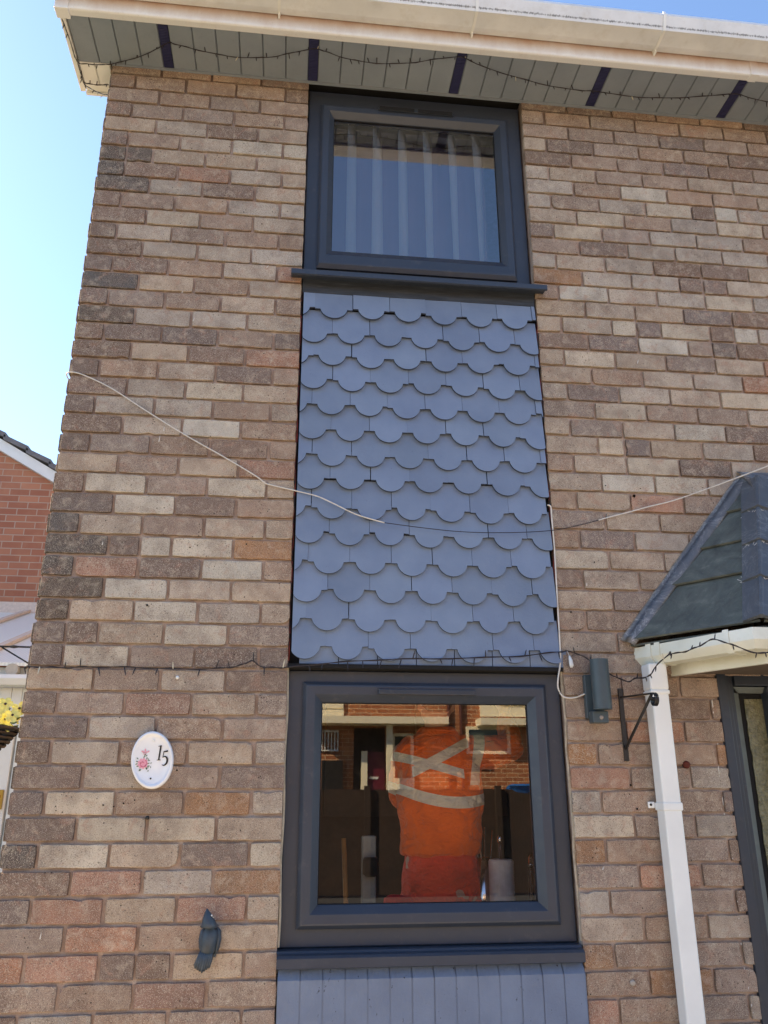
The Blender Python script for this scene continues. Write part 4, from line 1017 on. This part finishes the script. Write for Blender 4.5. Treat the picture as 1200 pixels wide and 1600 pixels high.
def hole(x, z, r, label):
    bm = bmesh.new(); n = 9; rq = random.Random(int(x*1000)); vs = [bm.verts.new((x+r*rq.uniform(.7, 1.2)*math.cos(k*.698), -0.0095, z+r*rq.uniform(.7, 1.2)*math.sin(k*.698))) for k in range(n)]; bm.faces.new(vs)
    bmesh.ops.solidify(bm, geom=bm.faces[:], thickness=0.002); return obj('brick_hole', bm, M['black'], house)
for x, z, r in ((2.250, 2.712, .007), (2.135, 2.752, .003), (2.12, 1.607, .004), (2.135, 1.527, .004), (2.02, 1.56, .002), (2.28, 2.745, .0025), (0.53, 1.655, .003), (0.30, 1.545, .003), (0.335, 1.54, .0028), (0.365, 1.55, .003), (0.40, 1.56, .0025), (0.71, 3.90, .003), (0.63, 3.955, .003), (0.72, 2.46, .003), (0.38, 2.22, .004), (0.515, 2.44, .003), (1.95, 2.23, .004), (2.06, 2.43, .003)): hole(x, z, r, '')
bm = bmesh.new(); rq = random.Random(6)
for x, z, L in ((0.366, 2.86, .03), (0.380, 2.905, .022), (0.455, 3.40, .018), (0.40, 3.53, .012), (0.74, 3.68, .016), (2.02, 2.335, .012), (2.33, 3.32, .02), (0.20, 2.44, .014), (0.48, 3.79, .012), (0.15, 1.15, .02), (1.99, 1.33, .012)):
    a = rq.uniform(1.0, 1.6); d = Vector((math.cos(a), 0, math.sin(a)))*L; w_ = Vector((0.0022, 0, 0)); p = Vector((x, -0.0098, z))
    poly(bm, [p-w_*.5, p+w_, p+d*.6+w_*.8, p+d, p+d*.4-w_*.6], (0, .002, 0))
tag(obj('white_splashes', bm, M['whitewire'], house), kind='stuff')
# ------------------------------------------------------------------ the person inside, seen from behind
def cloth(name, col, dirt=None):
    t = NT(name); c = t.ramp(t.noise(8, 5), [(0.3, tuple(x*0.85 for x in col[:3])+(1,)), (0.7, tuple(min(1, x*1.1) for x in col[:3])+(1,))])
    if dirt: c = t.mix(t.math('MULTIPLY', t.g(t.noise(11, 6, 0.7), 0.55, 0.72), 0.55), c, dirt)
    t.base(c, 0.85); t.bump(t.math('ADD', t.noise(14, 4, 0.5, vec=t.co((1.2, 1, 2.2)), dist=0.8), t.math('MULTIPLY', t.noise(500, 2), 0.05)), 0.9, 0.03)
    t.b.inputs['Sheen Weight'].default_value = 0.2; return t
PX, PY = 1.575, 0.85
PS, PDX, PDY = 0.905, -0.058, -0.37
def capsule(bm, pts, seg=16, flat=1.0):
    """tapered limb through (x,y,z,r) with round ends"""
    P = [(Vector(p[:3]), p[3]) for p in pts]; path = []; rad = []
    d0 = (P[0][0]-P[1][0]).normalized(); d1 = (P[-1][0]-P[-2][0]).normalized()
    for k in (0.97, 0.75, 0.4): path.append(P[0][0]+d0*P[0][1]*k); rad.append(P[0][1]*math.sqrt(1-k*k))
    for p, r in P: path.append(p); rad.append(r)
    for k in (0.4, 0.75, 0.97): path.append(P[-1][0]+d1*P[-1][1]*k); rad.append(P[-1][1]*math.sqrt(1-k*k))
    tube(bm, path, rad, seg)
def loft(bm, rows, seg=24):
    blob(bm, rows, seg)
def remesh(o, vox, it=6):
    m = o.modifiers.new('r', 'REMESH'); m.mode = 'VOXEL'; m.voxel_size = vox; m.use_smooth_shade = True
    s = o.modifiers.new('s', 'SMOOTH'); s.iterations = it; s.factor = 0.5
per = tag(empty('person', (PX, PY, 0.37)), 'person in orange hi-vis jacket with back to window, arm reaching right', 'person')
bm = bmesh.new(); x, y = PX, PY
loft(bm, [(x, y, 1.10, .13, .09), (x, y, 1.17, .165, .115), (x, y, 1.28, .165, .115), (x, y+.005, 1.40, .15, .105), (x, y+.01, 1.55, .16, .11), (x, y+.015, 1.68, .175, .115), (x, y+.02, 1.77, .165, .10), (x, y+.02, 1.82, .10, .07)])
capsule(bm, [(x, y+.03, 1.80, .06), (x, y+.045, 1.90, .055)])
loft(bm, [(x, y+.07, 1.895, .045, .05), (x, y+.065, 1.925, .066, .08), (x, y+.06, 1.965, .075, .095), (x, y+.055, 2.01, .078, .10), (x, y+.055, 2.05, .074, .096), (x, y+.055, 2.085, .055, .075), (x, y+.055, 2.10, .02, .03)])
capsule(bm, [(x, y+.155, 1.985, .010), (x, y+.168, 1.965, .013)])                                      # nose
capsule(bm, [(x-.078, y+.05, 1.985, .012), (x-.080, y+.045, 1.955, .010)]); capsule(bm, [(x+.078, y+.05, 1.985, .012), (x+.080, y+.045, 1.955, .010)])
capsule(bm, [(x-.02, y+.143, 1.94, .007), (x+.02, y+.143, 1.94, .007)])                                 # lips
sh, el, wr = Vector((x+.155, y+.02, 1.765)), Vector((x+.345, y+.02, 1.79)), Vector((x+.36, y+.18, 1.95))
capsule(bm, [(*sh, .055), (*el, .042), (*wr, .028)])
sl, ell, wl_ = Vector((x-.155, y+.03, 1.755)), Vector((x-.145, y+.20, 1.58)), Vector((x-.06, y+.40, 1.66))
capsule(bm, [(*sl, .055), (*ell, .042), (*wl_, .028)])
def hand(bm, w_, d, n, side):
    d = d.normalized(); n = n.normalized(); s_ = d.cross(n).normalized()*side
    capsule(bm, [(*w_, .027), (*(w_+d*.035), .030), (*(w_+d*.08), .030)])
    capsule(bm, [(*(w_+d*.05+s_*.022), .018), (*(w_+d*.085+s_*.03), .014)]); capsule(bm, [(*(w_+d*.05-s_*.022), .018), (*(w_+d*.085-s_*.03), .014)])
    for k, (L, o_) in enumerate(((.070, .030), (.078, .010), (.073, -.011), (.058, -.031))):
        b = w_+d*.085+s_*o_; m_ = b+d*L*.5+n*.010; e = m_+d*L*.33+n*.022
        capsule(bm, [(*b, .0105), (*m_, .0092), (*e, .008)], 10)
    b = w_+d*.03+s_*.026; capsule(bm, [(*b, .013), (*(b+s_*.028+d*.025), .011), (*(b+s_*.034+d*.052+n*.01), .009)], 10)
hand(bm, wr, Vector((0.1, .5, .8)), Vector((-.3, .6, -.4)), 1); hand(bm, wl_, Vector((.3, .9, .2)), Vector((.3, .2, -.9)), -1)
for s in (-1, 1):
    capsule(bm, [(x+s*.085, y, 1.16, .095), (x+s*.095, y+.02, .80, .062), (x+s*.10, y-.01, .46, .045)])
    capsule(bm, [(x+s*.10, y-.03, .42, .042), (x+s*.105, y+.06, .405, .036), (x+s*.11, y+.15, .395, .027)])
t = NT('skin'); t.base(t.ramp(t.noise(20, 4), [(0.3, lin(186, 138, 116)), (0.7, lin(206, 158, 134))]), 0.5)
b_ = obj('body', bm, t.m, per, True); remesh(b_, 0.007, 4)
bm = bmesh.new()
for s in (-1, 1):
    bmesh.ops.create_uvsphere(bm, u_segments=10, v_segments=8, radius=0.011, matrix=Matrix.Translation((x+s*.03, y+.143, 2.0)))
obj('eyes', bm, M['ceramic'], per, True)
bm = bmesh.new(); loft(bm, [(x, y+.035, 1.94, .055, .07), (x, y+.035, 1.985, .079, .088), (x, y+.04, 2.03, .083, .098), (x, y+.045, 2.07, .077, .096), (x, y+.05, 2.10, .055, .07), (x, y+.05, 2.112, .02, .03)])
h_ = obj('hair', bm, plain('brown_hair', lin(62, 46, 36), 0.7, var=0.4, sc=80, bump=1), per, True); remesh(h_, 0.008, 3)
# jacket, with reflective bands in the cloth
t = cloth('hi_vis_orange', (1.0, 0.155, 0.012, 1))
sz = t.n('ShaderNodeSeparateXYZ'); t.l(t.co(), sz.inputs[0]); X_, Z_ = sz.outputs['X'], sz.outputs['Z']
def band(expr, c0, hw): return t.math('LESS_THAN', t.math('ABSOLUTE', t.math('SUBTRACT', expr, c0)), hw)
def lincomb(a, b): return t.math('ADD', t.math('MULTIPLY', X_, a), t.math('MULTIPLY', Z_, b))
sagx = t.math('MULTIPLY', t.math('POWER', t.math('ABSOLUTE', t.math('SUBTRACT', X_, 1.64)), 2.0), 0.9)
m1 = band(t.math('SUBTRACT', Z_, sagx), 1.548, 0.024)                                   # waist band
def rng_(v, a, b): return t.math('MULTIPLY', t.math('GREATER_THAN', v, a), t.math('LESS_THAN', v, b))
m2 = t.math('MULTIPLY', band(lincomb(-0.45, 0.893), 1.7415-0.45*1.58-1.7415+0.893*1.745, 0.021), rng_(X_, 1.44, 1.70))   # shoulder brace
m3 = t.math('MULTIPLY', band(lincomb(0.26, 0.965), 0.26*1.52+0.965*1.705, 0.019), rng_(X_, 1.30, 1.665))
m4 = t.math('MULTIPLY', band(lincomb(0.97, -0.2), 0.97*1.735-0.2*1.72, 0.024), rng_(Z_, 1.62, 1.90))
msk = t.math('MAXIMUM', t.math('MAXIMUM', m1, m2), t.math('MAXIMUM', m3, m4))
old = t.b.inputs['Base Color'].links[0].from_socket
t.l(t.mix(msk, old, lin(228, 218, 198)), t.b.inputs['Base Color'])
bm = bmesh.new()
loft(bm, [(x-.005, y, 1.332, .172, .128), (x-.005, y, 1.345, .178, .133), (x-.002, y, 1.42, .182, .135), (x, y, 1.50, .190, .138), (x+.002, y+.005, 1.58, .195, .142), (x+.004, y+.01, 1.66, .190, .140), (x+.004, y+.015, 1.73, .185, .128), (x, y+.02, 1.79, .165, .108), (x, y+.025, 1.83, .105, .08), (x, y+.035, 1.87, .075, .07)])
capsule(bm, [(sh.x-.03, sh.y, sh.z-.005, .082), ((sh.x+el.x)/2, sh.y, 1.772, .075), (*el, .064), (*(el.lerp(wr, .75)), .045)])
capsule(bm, [(sl.x+.03, sl.y, sl.z, .080), (*(sl.lerp(ell, .5)), .070), (*ell, .062), (*(ell.lerp(wl_, .75)), .045)])
rj = random.Random(3)
j_ = obj('jacket', bm, t.m, per, True); remesh(j_, 0.009, 5)
tex = bpy.data.textures.new('folds', 'CLOUDS'); tex.noise_scale = 0.09; tex.noise_depth = 2
dm = j_.modifiers.new('d', 'DISPLACE'); dm.texture = tex; dm.strength = 0.030; dm.mid_level = 0.5; dm.texture_coords = 'GLOBAL'
t = cloth('work_trousers', (0.88, 0.075, 0.03, 1), lin(120, 40, 28))
bm = bmesh.new()
loft(bm, [(x, y, 1.06, .170, .115), (x, y, 1.12, .178, .122), (x, y, 1.20, .175, .125), (x, y, 1.30, .165, .12), (x, y, 1.37, .155, .11)])
for s in (-1, 1): capsule(bm, [(x+s*.090, y, 1.14, .098), (x+s*.097, y+.02, .80, .080), (x+s*.10, y-.01, .50, .068)])
o = obj('trousers', bm, t.m, per, True); remesh(o, 0.010, 5)
dm = o.modifiers.new('d', 'DISPLACE'); dm.texture = tex; dm.strength = 0.03; dm.mid_level = 0.5; dm.texture_coords = 'GLOBAL'
bm = bmesh.new()
for s in (-1, 1):
    capsule(bm, [(x+s*.10, y-.03, .425, .052), (x+s*.105, y+.06, .415, .047), (x+s*.11, y+.16, .405, .036)]); capsule(bm, [(x+s*.10, y-.01, .50, .055), (x+s*.10, y-.015, .43, .055)])
o = obj('boots', bm, plain('boot_leather', lin(60, 46, 34), 0.6), per, True); remesh(o, 0.010, 3)
ss = tag(empty('step_stool', (x, y+.05, 0.15)), 'low step stool on the kitchen floor under the person', 'step stool')
bm = bmesh.new(); box(bm, x-.24, x+.24, y-.13, y+.26, .345, .367, 0, .004); obj('step', bm, M['lampgrey'], ss)
for a in (-1, 1):
    for b in (-.1, .23):
        bm = bmesh.new(); box(bm, x+a*.21-.015, x+a*.21+.015, y+b-.015, y+b+.015, .151, .344); obj('leg', bm, M['iron'], ss)

per.scale = (PS, PS, PS); per.location = (PX+PDX, PY+PDY, 0.482); ss.location += Vector((PDX, PDY, 0.0)); ss.scale = (1, 1, 1.53)
# ------------------------------------------------------------------ things on the worktop
o = bmesh.new(); lathe(o, [(.044, 1.021), (.048, 1.03), (.048, 1.335), (.044, 1.342), (.018, 1.342), (.018, 1.33)], 1.728, .37, 28)
kr = tag(empty('kitchen_roll', (1.728, .37, 1.02)), 'white kitchen roll standing inside the lower window, right of the person', 'kitchen roll')
obj('paper', o, plain('paper', lin(214, 212, 214), 0.9), kr, False)
bm = bmesh.new(); lathe(bm, [(.006, 1.343), (.006, 1.40), (.011, 1.405), (.011, 1.42), (.004, 1.43)], 1.728, .37, 14); obj('holder_rod', bm, M['chrome'], kr, True)
up = tag(empty('utensil_pot', (1.665, .42, 1.02)), 'steel pot with long-handled utensils beside the kitchen roll', 'utensil pot')
bm = bmesh.new(); lathe(bm, [(.035, 1.021), (.036, 1.345), (.034, 1.345), (.033, 1.04)], 1.675, .45, 20); obj('pot', bm, M['chrome'], up, True)
for a, b, c_ in ((-.02, .0, 1.47), (.012, .01, 1.455), (.03, -.01, 1.445), (.0, .02, 1.42)):
    bm = bmesh.new(); tube(bm, [(1.675+a*.4, .45+b, 1.2), (1.675+a*1.4, .45+b*1.5, c_)], .0035, 6); obj('utensil', bm, M['chrome'], up)
bm = bmesh.new(); tube(bm, smooth_path([(1.852, .40, 1.021), (1.852, .40, 1.30), (1.85, .37, 1.35), (1.835, .33, 1.35), (1.83, .31, 1.32)], 5), .012, 10)
tag(obj('kitchen_tap', bm, M['chrome'], None, True), 'curved chrome tap at the right edge inside the lower window', 'tap')
dsp = tag(empty('soap_dispenser', (1.22, .37, 1.02)), 'tall grey dispenser with a dark cup inside the lower window', 'dispenser')
bm = bmesh.new(); box(bm, 1.192, 1.246, .36, .40, 1.021, 1.43, 0, .006); obj('column', bm, plain('disp_grey', lin(120, 126, 128), .4), dsp)
bm = bmesh.new(); lathe(bm, [(.020, 1.29), (.030, 1.30), (.030, 1.345), (.026, 1.355)], 1.223, .335, 18); obj('cup', bm, M['black'], dsp, True)
bm = bmesh.new(); tube(bm, [(1.145, .40, 1.021), (1.125, .40, 1.42)], .009, 8)
tag(obj('wooden_handle', bm, plain('pale_wood', lin(150, 110, 60), .6), None, True), 'pale wooden handle leaning left of the grey dispenser', 'handle')
bm = bmesh.new(); blob(bm, [(1.345, .40, 1.13, .06, .05), (1.34, .40, 1.18, .065, .05), (1.33, .40, 1.21, .05, .04), (1.32, .40, 1.22, .02, .02)], 14)
box(bm, 1.27, 1.42, .34, .46, 1.021, 1.131, 0, .01)
tag(obj('folded_cloth', bm, plain('red_cloth', lin(196, 40, 40), .9), None, False), 'bundled red cloth at the window bottom, left of the person', 'cloth')

# ------------------------------------------------------------------ ground, road, neighbours
def struct(name, bm, m): o = obj(name, bm, m); o['kind'] = 'structure'; return o
t = NT('ground_grass'); t.base(t.ramp(t.noise(3, 8, 0.7), [(0.3, lin(70, 74, 40)), (0.7, lin(96, 96, 58))]), 0.95); t.bump(t.noise(60, 4), 0.8, 0.03)
bm = bmesh.new(); poly(bm, [(-400, -400, 0), (400, -400, 0), (400, 400, 0), (-400, 400, 0)]); struct('ground', bm, t.m)
t = NT('paving'); bk = t.n('ShaderNodeTexBrick'); bk.inputs['Scale'].default_value = 1; bk.inputs['Brick Width'].default_value = .6; bk.inputs['Row Height'].default_value = .6; bk.inputs['Mortar Size'].default_value = .008
t.l(t.co(), bk.inputs['Vector']); bk.inputs['Color1'].default_value = lin(176, 165, 146); bk.inputs['Color2'].default_value = lin(190, 178, 158); bk.inputs['Mortar'].default_value = lin(80, 76, 70)
t.base(t.mix(0.3, bk.outputs[0], t.ramp(t.noise(6, 6), [(0.3, lin(160, 148, 130)), (0.7, lin(206, 194, 172))])), 0.9); t.bump(t.noise(90, 4), .4, .003)
M['paving'] = t.m
bm = bmesh.new(); box(bm, -1.1, 6.4, -4.6, -0.03, -.02, .02); struct('path', bm, M['paving'])
bm = bmesh.new(); box(bm, -60, 60, -6.6, -4.9, -.02, .015); box(bm, -60, 60, -14.4, -12.8, -.02, .12); struct('pavement', bm, M['paving'])
t = NT('asphalt'); t.base(t.ramp(t.noise(80, 5, .8), [(0.3, (.035, .035, .037, 1)), (.7, (.07, .07, .07, 1))]), .9); t.bump(t.noise(200, 3), .5, .004)
bm = bmesh.new(); box(bm, -60, 60, -12.79, -6.61, -.02, .008); struct('road', bm, t.m)

def far_brick(name, c1, c2, mo, sc=1.0):
    t = NT(name); bk = t.n('ShaderNodeTexBrick'); bk.inputs['Scale'].default_value = 1
    bk.inputs['Brick Width'].default_value = .225*sc; bk.inputs['Row Height'].default_value = .081*sc; bk.inputs['Mortar Size'].default_value = .006*sc; bk.inputs['Bias'].default_value = -.2
    mp = t.co(); sp = t.n('ShaderNodeSeparateXYZ'); t.l(mp, sp.inputs[0]); cb = t.n('ShaderNodeCombineXYZ')
    t.l(t.math('ADD', sp.outputs['X'], sp.outputs['Y']), cb.inputs[0]); t.l(sp.outputs['Z'], cb.inputs[1]); t.l(cb.outputs[0], bk.inputs['Vector'])
    bk.inputs['Color1'].default_value = c1; bk.inputs['Color2'].default_value = c2; bk.inputs['Mortar'].default_value = mo
    c = t.mix(t.math('MULTIPLY', t.g(t.noise(2.2, 6, .7), .4, .7), .4), bk.outputs['Color'], t.ramp(t.noise(9, 4), [(0.3, c1), (.7, lin(196, 150, 118))]))
    t.base(c, .9); t.bump(bk.outputs['Fac'], -.5, .006); return t.m
M['redbrick'] = far_brick('neighbour_brick', lin(156, 100, 78), lin(186, 130, 102), lin(172, 150, 134))
M['oppbrick'] = far_brick('opposite_brick', lin(146, 84, 50), lin(178, 112, 68), lin(206, 180, 146), 1.2)
M['cream'] = plain('cream_cladding', lin(240, 230, 200), .6, var=.05, bump=0)
# neighbour gable to the left
nb = tag(empty('neighbour_house', (-6, 6.5, 0)), 'red brick neighbour gable with grey verge tiles and white bargeboard', 'house')
zl = lambda x: 5.49-(x+2.635)*0.575
bm = bmesh.new(); poly(bm, [(-9.6, 6.5, 0), (-0.9, 6.5, 0), (-0.9, 6.5, zl(-0.9)), (-5.2, 6.5, zl(-5.2)), (-9.6, 6.5, zl(-5.2)-4.4*.575)], (0, 9, 0)); obj('wall', bm, M['redbrick'], nb)
bm = bmesh.new(); poly(bm, [(-0.6, 6.42, zl(-0.6)+.0), (-0.6, 6.42, zl(-.6)+.14), (-5.2, 6.42, zl(-5.2)+.14), (-5.2, 6.42, zl(-5.2))], (0, .078, 0)); obj('bargeboard', bm, M['white'], nb)
bm = bmesh.new()
for k in range(17):
    x1 = -0.6-k*.28; x0 = x1-.30; z1 = zl(x1)+.145; z0 = zl(x0)+.145
    poly(bm, [(x0, 6.38, z0+.0), (x1, 6.38, z1+.035), (x1, 6.38, z1+.095), (x0, 6.38, z0+.06)], (0, 9, 0))
    x0 = -5.2-(k)*.28; 
    if k < 16: poly(bm, [(x0-.3, 6.38, zl(-5.2)+.145-(k+1)*.28*.575), (x0, 6.38, zl(-5.2)+.145-k*.28*.575), (x0, 6.38, zl(-5.2)+.2-k*.28*.575), (x0-.3, 6.38, zl(-5.2)+.2-(k+1)*.28*.575)], (0, 9, 0))
obj('roof', bm, plain('grey_tile', lin(110, 108, 110), .8, var=.2, sc=6), nb)
# lean-to
lt = tag(empty('lean_to', (-2.6, 3.5, 0)), 'white lean-to with translucent roof and white door beside the gable', 'lean-to')
t = NT('polycarbonate'); wv = t.n('ShaderNodeTexWave', bands_direction='X'); wv.inputs['Scale'].default_value = 12; t.l(t.co(), wv.inputs['Vector']); t.base(t.mix(.1, lin(228, 232, 226), wv.outputs['Color']), .3)
bm = bmesh.new(); poly(bm, [(-4.4, 3.42, 2.50), (-0.75, 3.42, 2.50), (-0.75, 6.37, 3.50), (-4.4, 6.37, 3.50)], (0, 0, .025)); obj('roof_sheet', bm, t.m, lt)
bm = bmesh.new()
for x in (-0.90, -1.45, -2.0, -2.55, -3.1, -3.65, -4.2): poly(bm, [(x-.03, 3.41, 2.526), (x+.03, 3.41, 2.526), (x+.03, 6.36, 3.527), (x-.03, 6.36, 3.527)], (0, 0, .03))
poly(bm, [(-4.4, 6.30, 3.50), (-0.75, 6.30, 3.50), (-0.75, 6.375, 3.64), (-4.4, 6.375, 3.64)], (0, .02, 0))
obj('glazing_bars', bm, plain('beige_bar', lin(208, 190, 172), .5, bump=0), lt)
bm = bmesh.new(); ext(bm, [(3.415, 2.43), (3.36, 2.43), (3.345, 2.40), (3.36, 2.355), (3.405, 2.345), (3.415, 2.36)], -4.45, -0.7); obj('gutter', bm, M['white'], lt)
M['cap'] = plain('cap_grey', lin(176, 172, 162), .6)
for k, x in enumerate((-1.145, -0.9, -1.45)):
    bm = bmesh.new()
    if k == 0: lathe(bm, [(.045, 3.40), (.05, 3.43), (.05, 3.46)], x, 2.47, 16, 'Y')
    else: box(bm, x-.05, x+.05, 3.38, 3.41, 2.44, 2.505)
    obj('bar_cap', bm, M['cap'], lt)
bm = bmesh.new(); box(bm, -4.35, -0.8, 3.50, 3.56, 0, 2.499); box(bm, -0.8, -0.75, 3.5, 6.37, 0, 2.499); 
for k in range(6): box(bm, -1.22+k*.075, -1.148+k*.075, 3.488, 3.499, 1.9, 2.35, 0, .004)
obj('wall', bm, M['white'], lt)
bm = bmesh.new(); box(bm, -2.0, -1.075, 3.455, 3.499, .05, 2.03, 0, .006); box(bm, -1.06, -1.0, 3.46, 3.499, .05, 2.1, 0, .006)
dd = obj('door', bm, M['white'], lt)
bm = bmesh.new(); box(bm, -1.135, -1.09, 3.435, 3.4545, 1.50, 1.63, 0, .003); tube(bm, [(-1.11, 3.43, 1.585), (-1.22, 3.40, 1.585)], .01, 8); obj('handle', bm, plain('brass', lin(170, 140, 70), .3, .9, bump=0), dd, shift=False)
bm = bmesh.new(); box(bm, -1.9, -1.2, 3.452, 3.4545, 1.9, 2.0); obj('letter_grille', bm, M['lampgrey'], lt)

# ------------------------------------------------------------------ houses across the road (seen in the window glass)
Y0 = -16.9
op = tag(empty('opposite_house', (3.3, Y0, 0)), 'sunlit brick house across the road, reflected in the lower window', 'house')
def ob(bm, x0, x1, z0, z1, d0=0.0, d1=0.1): box(bm, x0, x1, Y0-d0 if False else Y0+d0, Y0+d1, z0, z1)
bm = bmesh.new(); box(bm, -8, 15, Y0-7, Y0, 0, 5.2); obj('wall', bm, M['oppbrick'], op)
bm = bmesh.new(); poly(bm, [(-8, Y0+.3, 5.15), (15, Y0+.3, 5.15), (15, Y0-3.5, 7.2), (-8, Y0-3.5, 7.2)], (0, 0, .08)); poly(bm, [(-8, Y0-3.5, 7.2), (15, Y0-3.5, 7.2), (15, Y0-7.2, 5.15), (-8, Y0-7.2, 5.15)], (0, 0, .08)); obj('roof', bm, M['roof'], op)
bm = bmesh.new(); ob(bm, 0.2, 2.20, 3.40, 5.0, 0, .05); ob(bm, 5.50, 9.0, 3.44, 5.0, 0, .05); ob(bm, -5.5, -2.5, 3.4, 5.0, 0, .05); obj('cladding', bm, M['cream'], op)
def opwin(x0, x1, z0, z1):
    f = empty('window', Vector(((x0+x1)/2, Y0, z0))-op.location, op)
    bm = bmesh.new(); w_ = .07
    box(bm, x0, x1, Y0+.002, Y0+.08, z0, z0+w_); box(bm, x0, x1, Y0+.002, Y0+.08, z1-w_, z1); box(bm, x0, x0+w_, Y0+.002, Y0+.079, z0+w_, z1-w_); box(bm, x1-w_, x1, Y0+.002, Y0+.079, z0+w_, z1-w_)
    obj('frame', bm, M['cream'], f); bm = bmesh.new(); box(bm, x0+w_, x1-w_, Y0+.004, Y0+.03, z0+w_, z1-w_); obj('pane', bm, plain('dark_pane', lin(70, 80, 72), .08, bump=0) if 'dark_pane' not in bpy.data.materials else bpy.data.materials['dark_pane'], f)
opwin(5.13, 6.20, 2.57, 3.20); opwin(1.0, 2.18, 3.6, 4.6); opwin(6.0, 7.4, 3.7, 4.7); opwin(-4.6, -3.2, 3.6, 4.6); opwin(-4.6, -3.0, 1.2, 2.5); opwin(9.5, 11, 1.4, 2.7)
for x0, x1, dpt in ((1.2, 4.59, .75), (5.386, 9.2, .6), (-6, -2, .6)):
    cp = empty('canopy', Vector(((x0+x1)/2, Y0, 3.1))-op.location, op)
    bm = bmesh.new(); box(bm, x0, x1, Y0+.001, Y0+dpt, 3.20, 3.36); obj('canopy_fascia', bm, M['cream'], cp)
bm = bmesh.new(); box(bm, 3.18, 3.32, Y0+.30, Y0+.42, 0, 3.20); box(bm, 2.62, 2.76, Y0+.02, Y0+.14, 0, 2.62); obj('porch_posts', bm, M['cream'], op)
bm = bmesh.new(); box(bm, 2.45, 3.18, Y0+.001, Y0+.01, 0.2, 3.15); obj('porch_recess', bm, M['black'], op)
bm = bmesh.new(); box(bm, 2.78, 3.17, Y0+.011, Y0+.05, .3, 2.60); obj('maroon_door', bm, plain('maroon_paint', lin(96, 26, 44), .4, bump=0), op)
bm = bmesh.new(); box(bm, 2.80, 3.02, Y0+.051, Y0+.06, 2.0, 2.05); obj('letter_box', bm, M['white'], op)
opwin(3.34, 3.86, 1.76, 3.03)
bm = bmesh.new(); box(bm, 3.34, 3.86, Y0+.081, Y0+.09, 1.77, 2.02); obj('window_panel', bm, M['cream'], op)
bm = bmesh.new(); box(bm, 1.7, 2.18, Y0+.001, Y0+.3, 1.0, 2.40); obj('meter_cupboard', bm, M['black'], op)
bm = bmesh.new()
for k in range(6): box(bm, 1.68+k*.075, 1.71+k*.075, Y0+.02, Y0+.05, 2.63, 3.08)
box(bm, 1.66, 2.09, Y0+.02, Y0+.049, 3.05, 3.09); box(bm, 1.66, 2.09, Y0+.02, Y0+.049, 2.62, 2.65)
obj('white_trellis', bm, M['white'], op)
bm = bmesh.new()
for x in (4.72, 5.02): tube(bm, [(x, Y0+.06, 0), (x, Y0+.06, 5.1)], .04, 8)
obj('drainpipe', bm, plain('brown_pipe', lin(80, 36, 28), .5), op)
bm = bmesh.new(); box(bm, 3.96, 4.06, Y0+.02, Y0+.14, 2.58, 2.80, 0, .01); tube(bm, [(4.01, Y0+.08, 2.80), (4.01, Y0+.04, 2.92)], .02, 6)
obj('lantern', bm, M['black'], op)
fn = tag(empty('garden_fence', (3, -11.9, 0)), 'dark brown close-board fence across the road, reflected in the window', 'fence')
bm = bmesh.new(); rf = random.Random(2)
for k in range(190):
    x = -12+k*.15; box(bm, x, x+.149, -11.92+rf.uniform(0, .015), -11.90+.01, .05, 1.72+rf.uniform(-.012, .012))
obj('boards', bm, plain('fence_wood', lin(50, 35, 25), .85, var=.35, sc=5), fn)
bm = bmesh.new()
for z in (.4, 1.3): box(bm, -12, 16.4, -11.97, -11.925, z, z+.08)
obj('rails', bm, plain('fence_rail', lin(48, 34, 24), .85), fn)
for k in range(13):
    bm = bmesh.new(); box(bm, -11.5+k*2.3-.05, -11.5+k*2.3+.05, -11.885, -11.79, 0, 1.78); obj('post', bm, bpy.data.materials['fence_rail'], fn)
bm = bmesh.new(); loft(bm, [(5.1, -11.98, 1.60, .30, .06), (5.1, -11.95, 1.73, .32, .10), (5.1, -11.9, 1.78, .30, .10), (5.1, -11.9, 1.81, .22, .05)], 12)
tag(obj('tarpaulin', bm, plain('blue_tarp', lin(40, 100, 170), .5), None, False), 'blue tarpaulin draped over the fence across the road', 'tarpaulin')
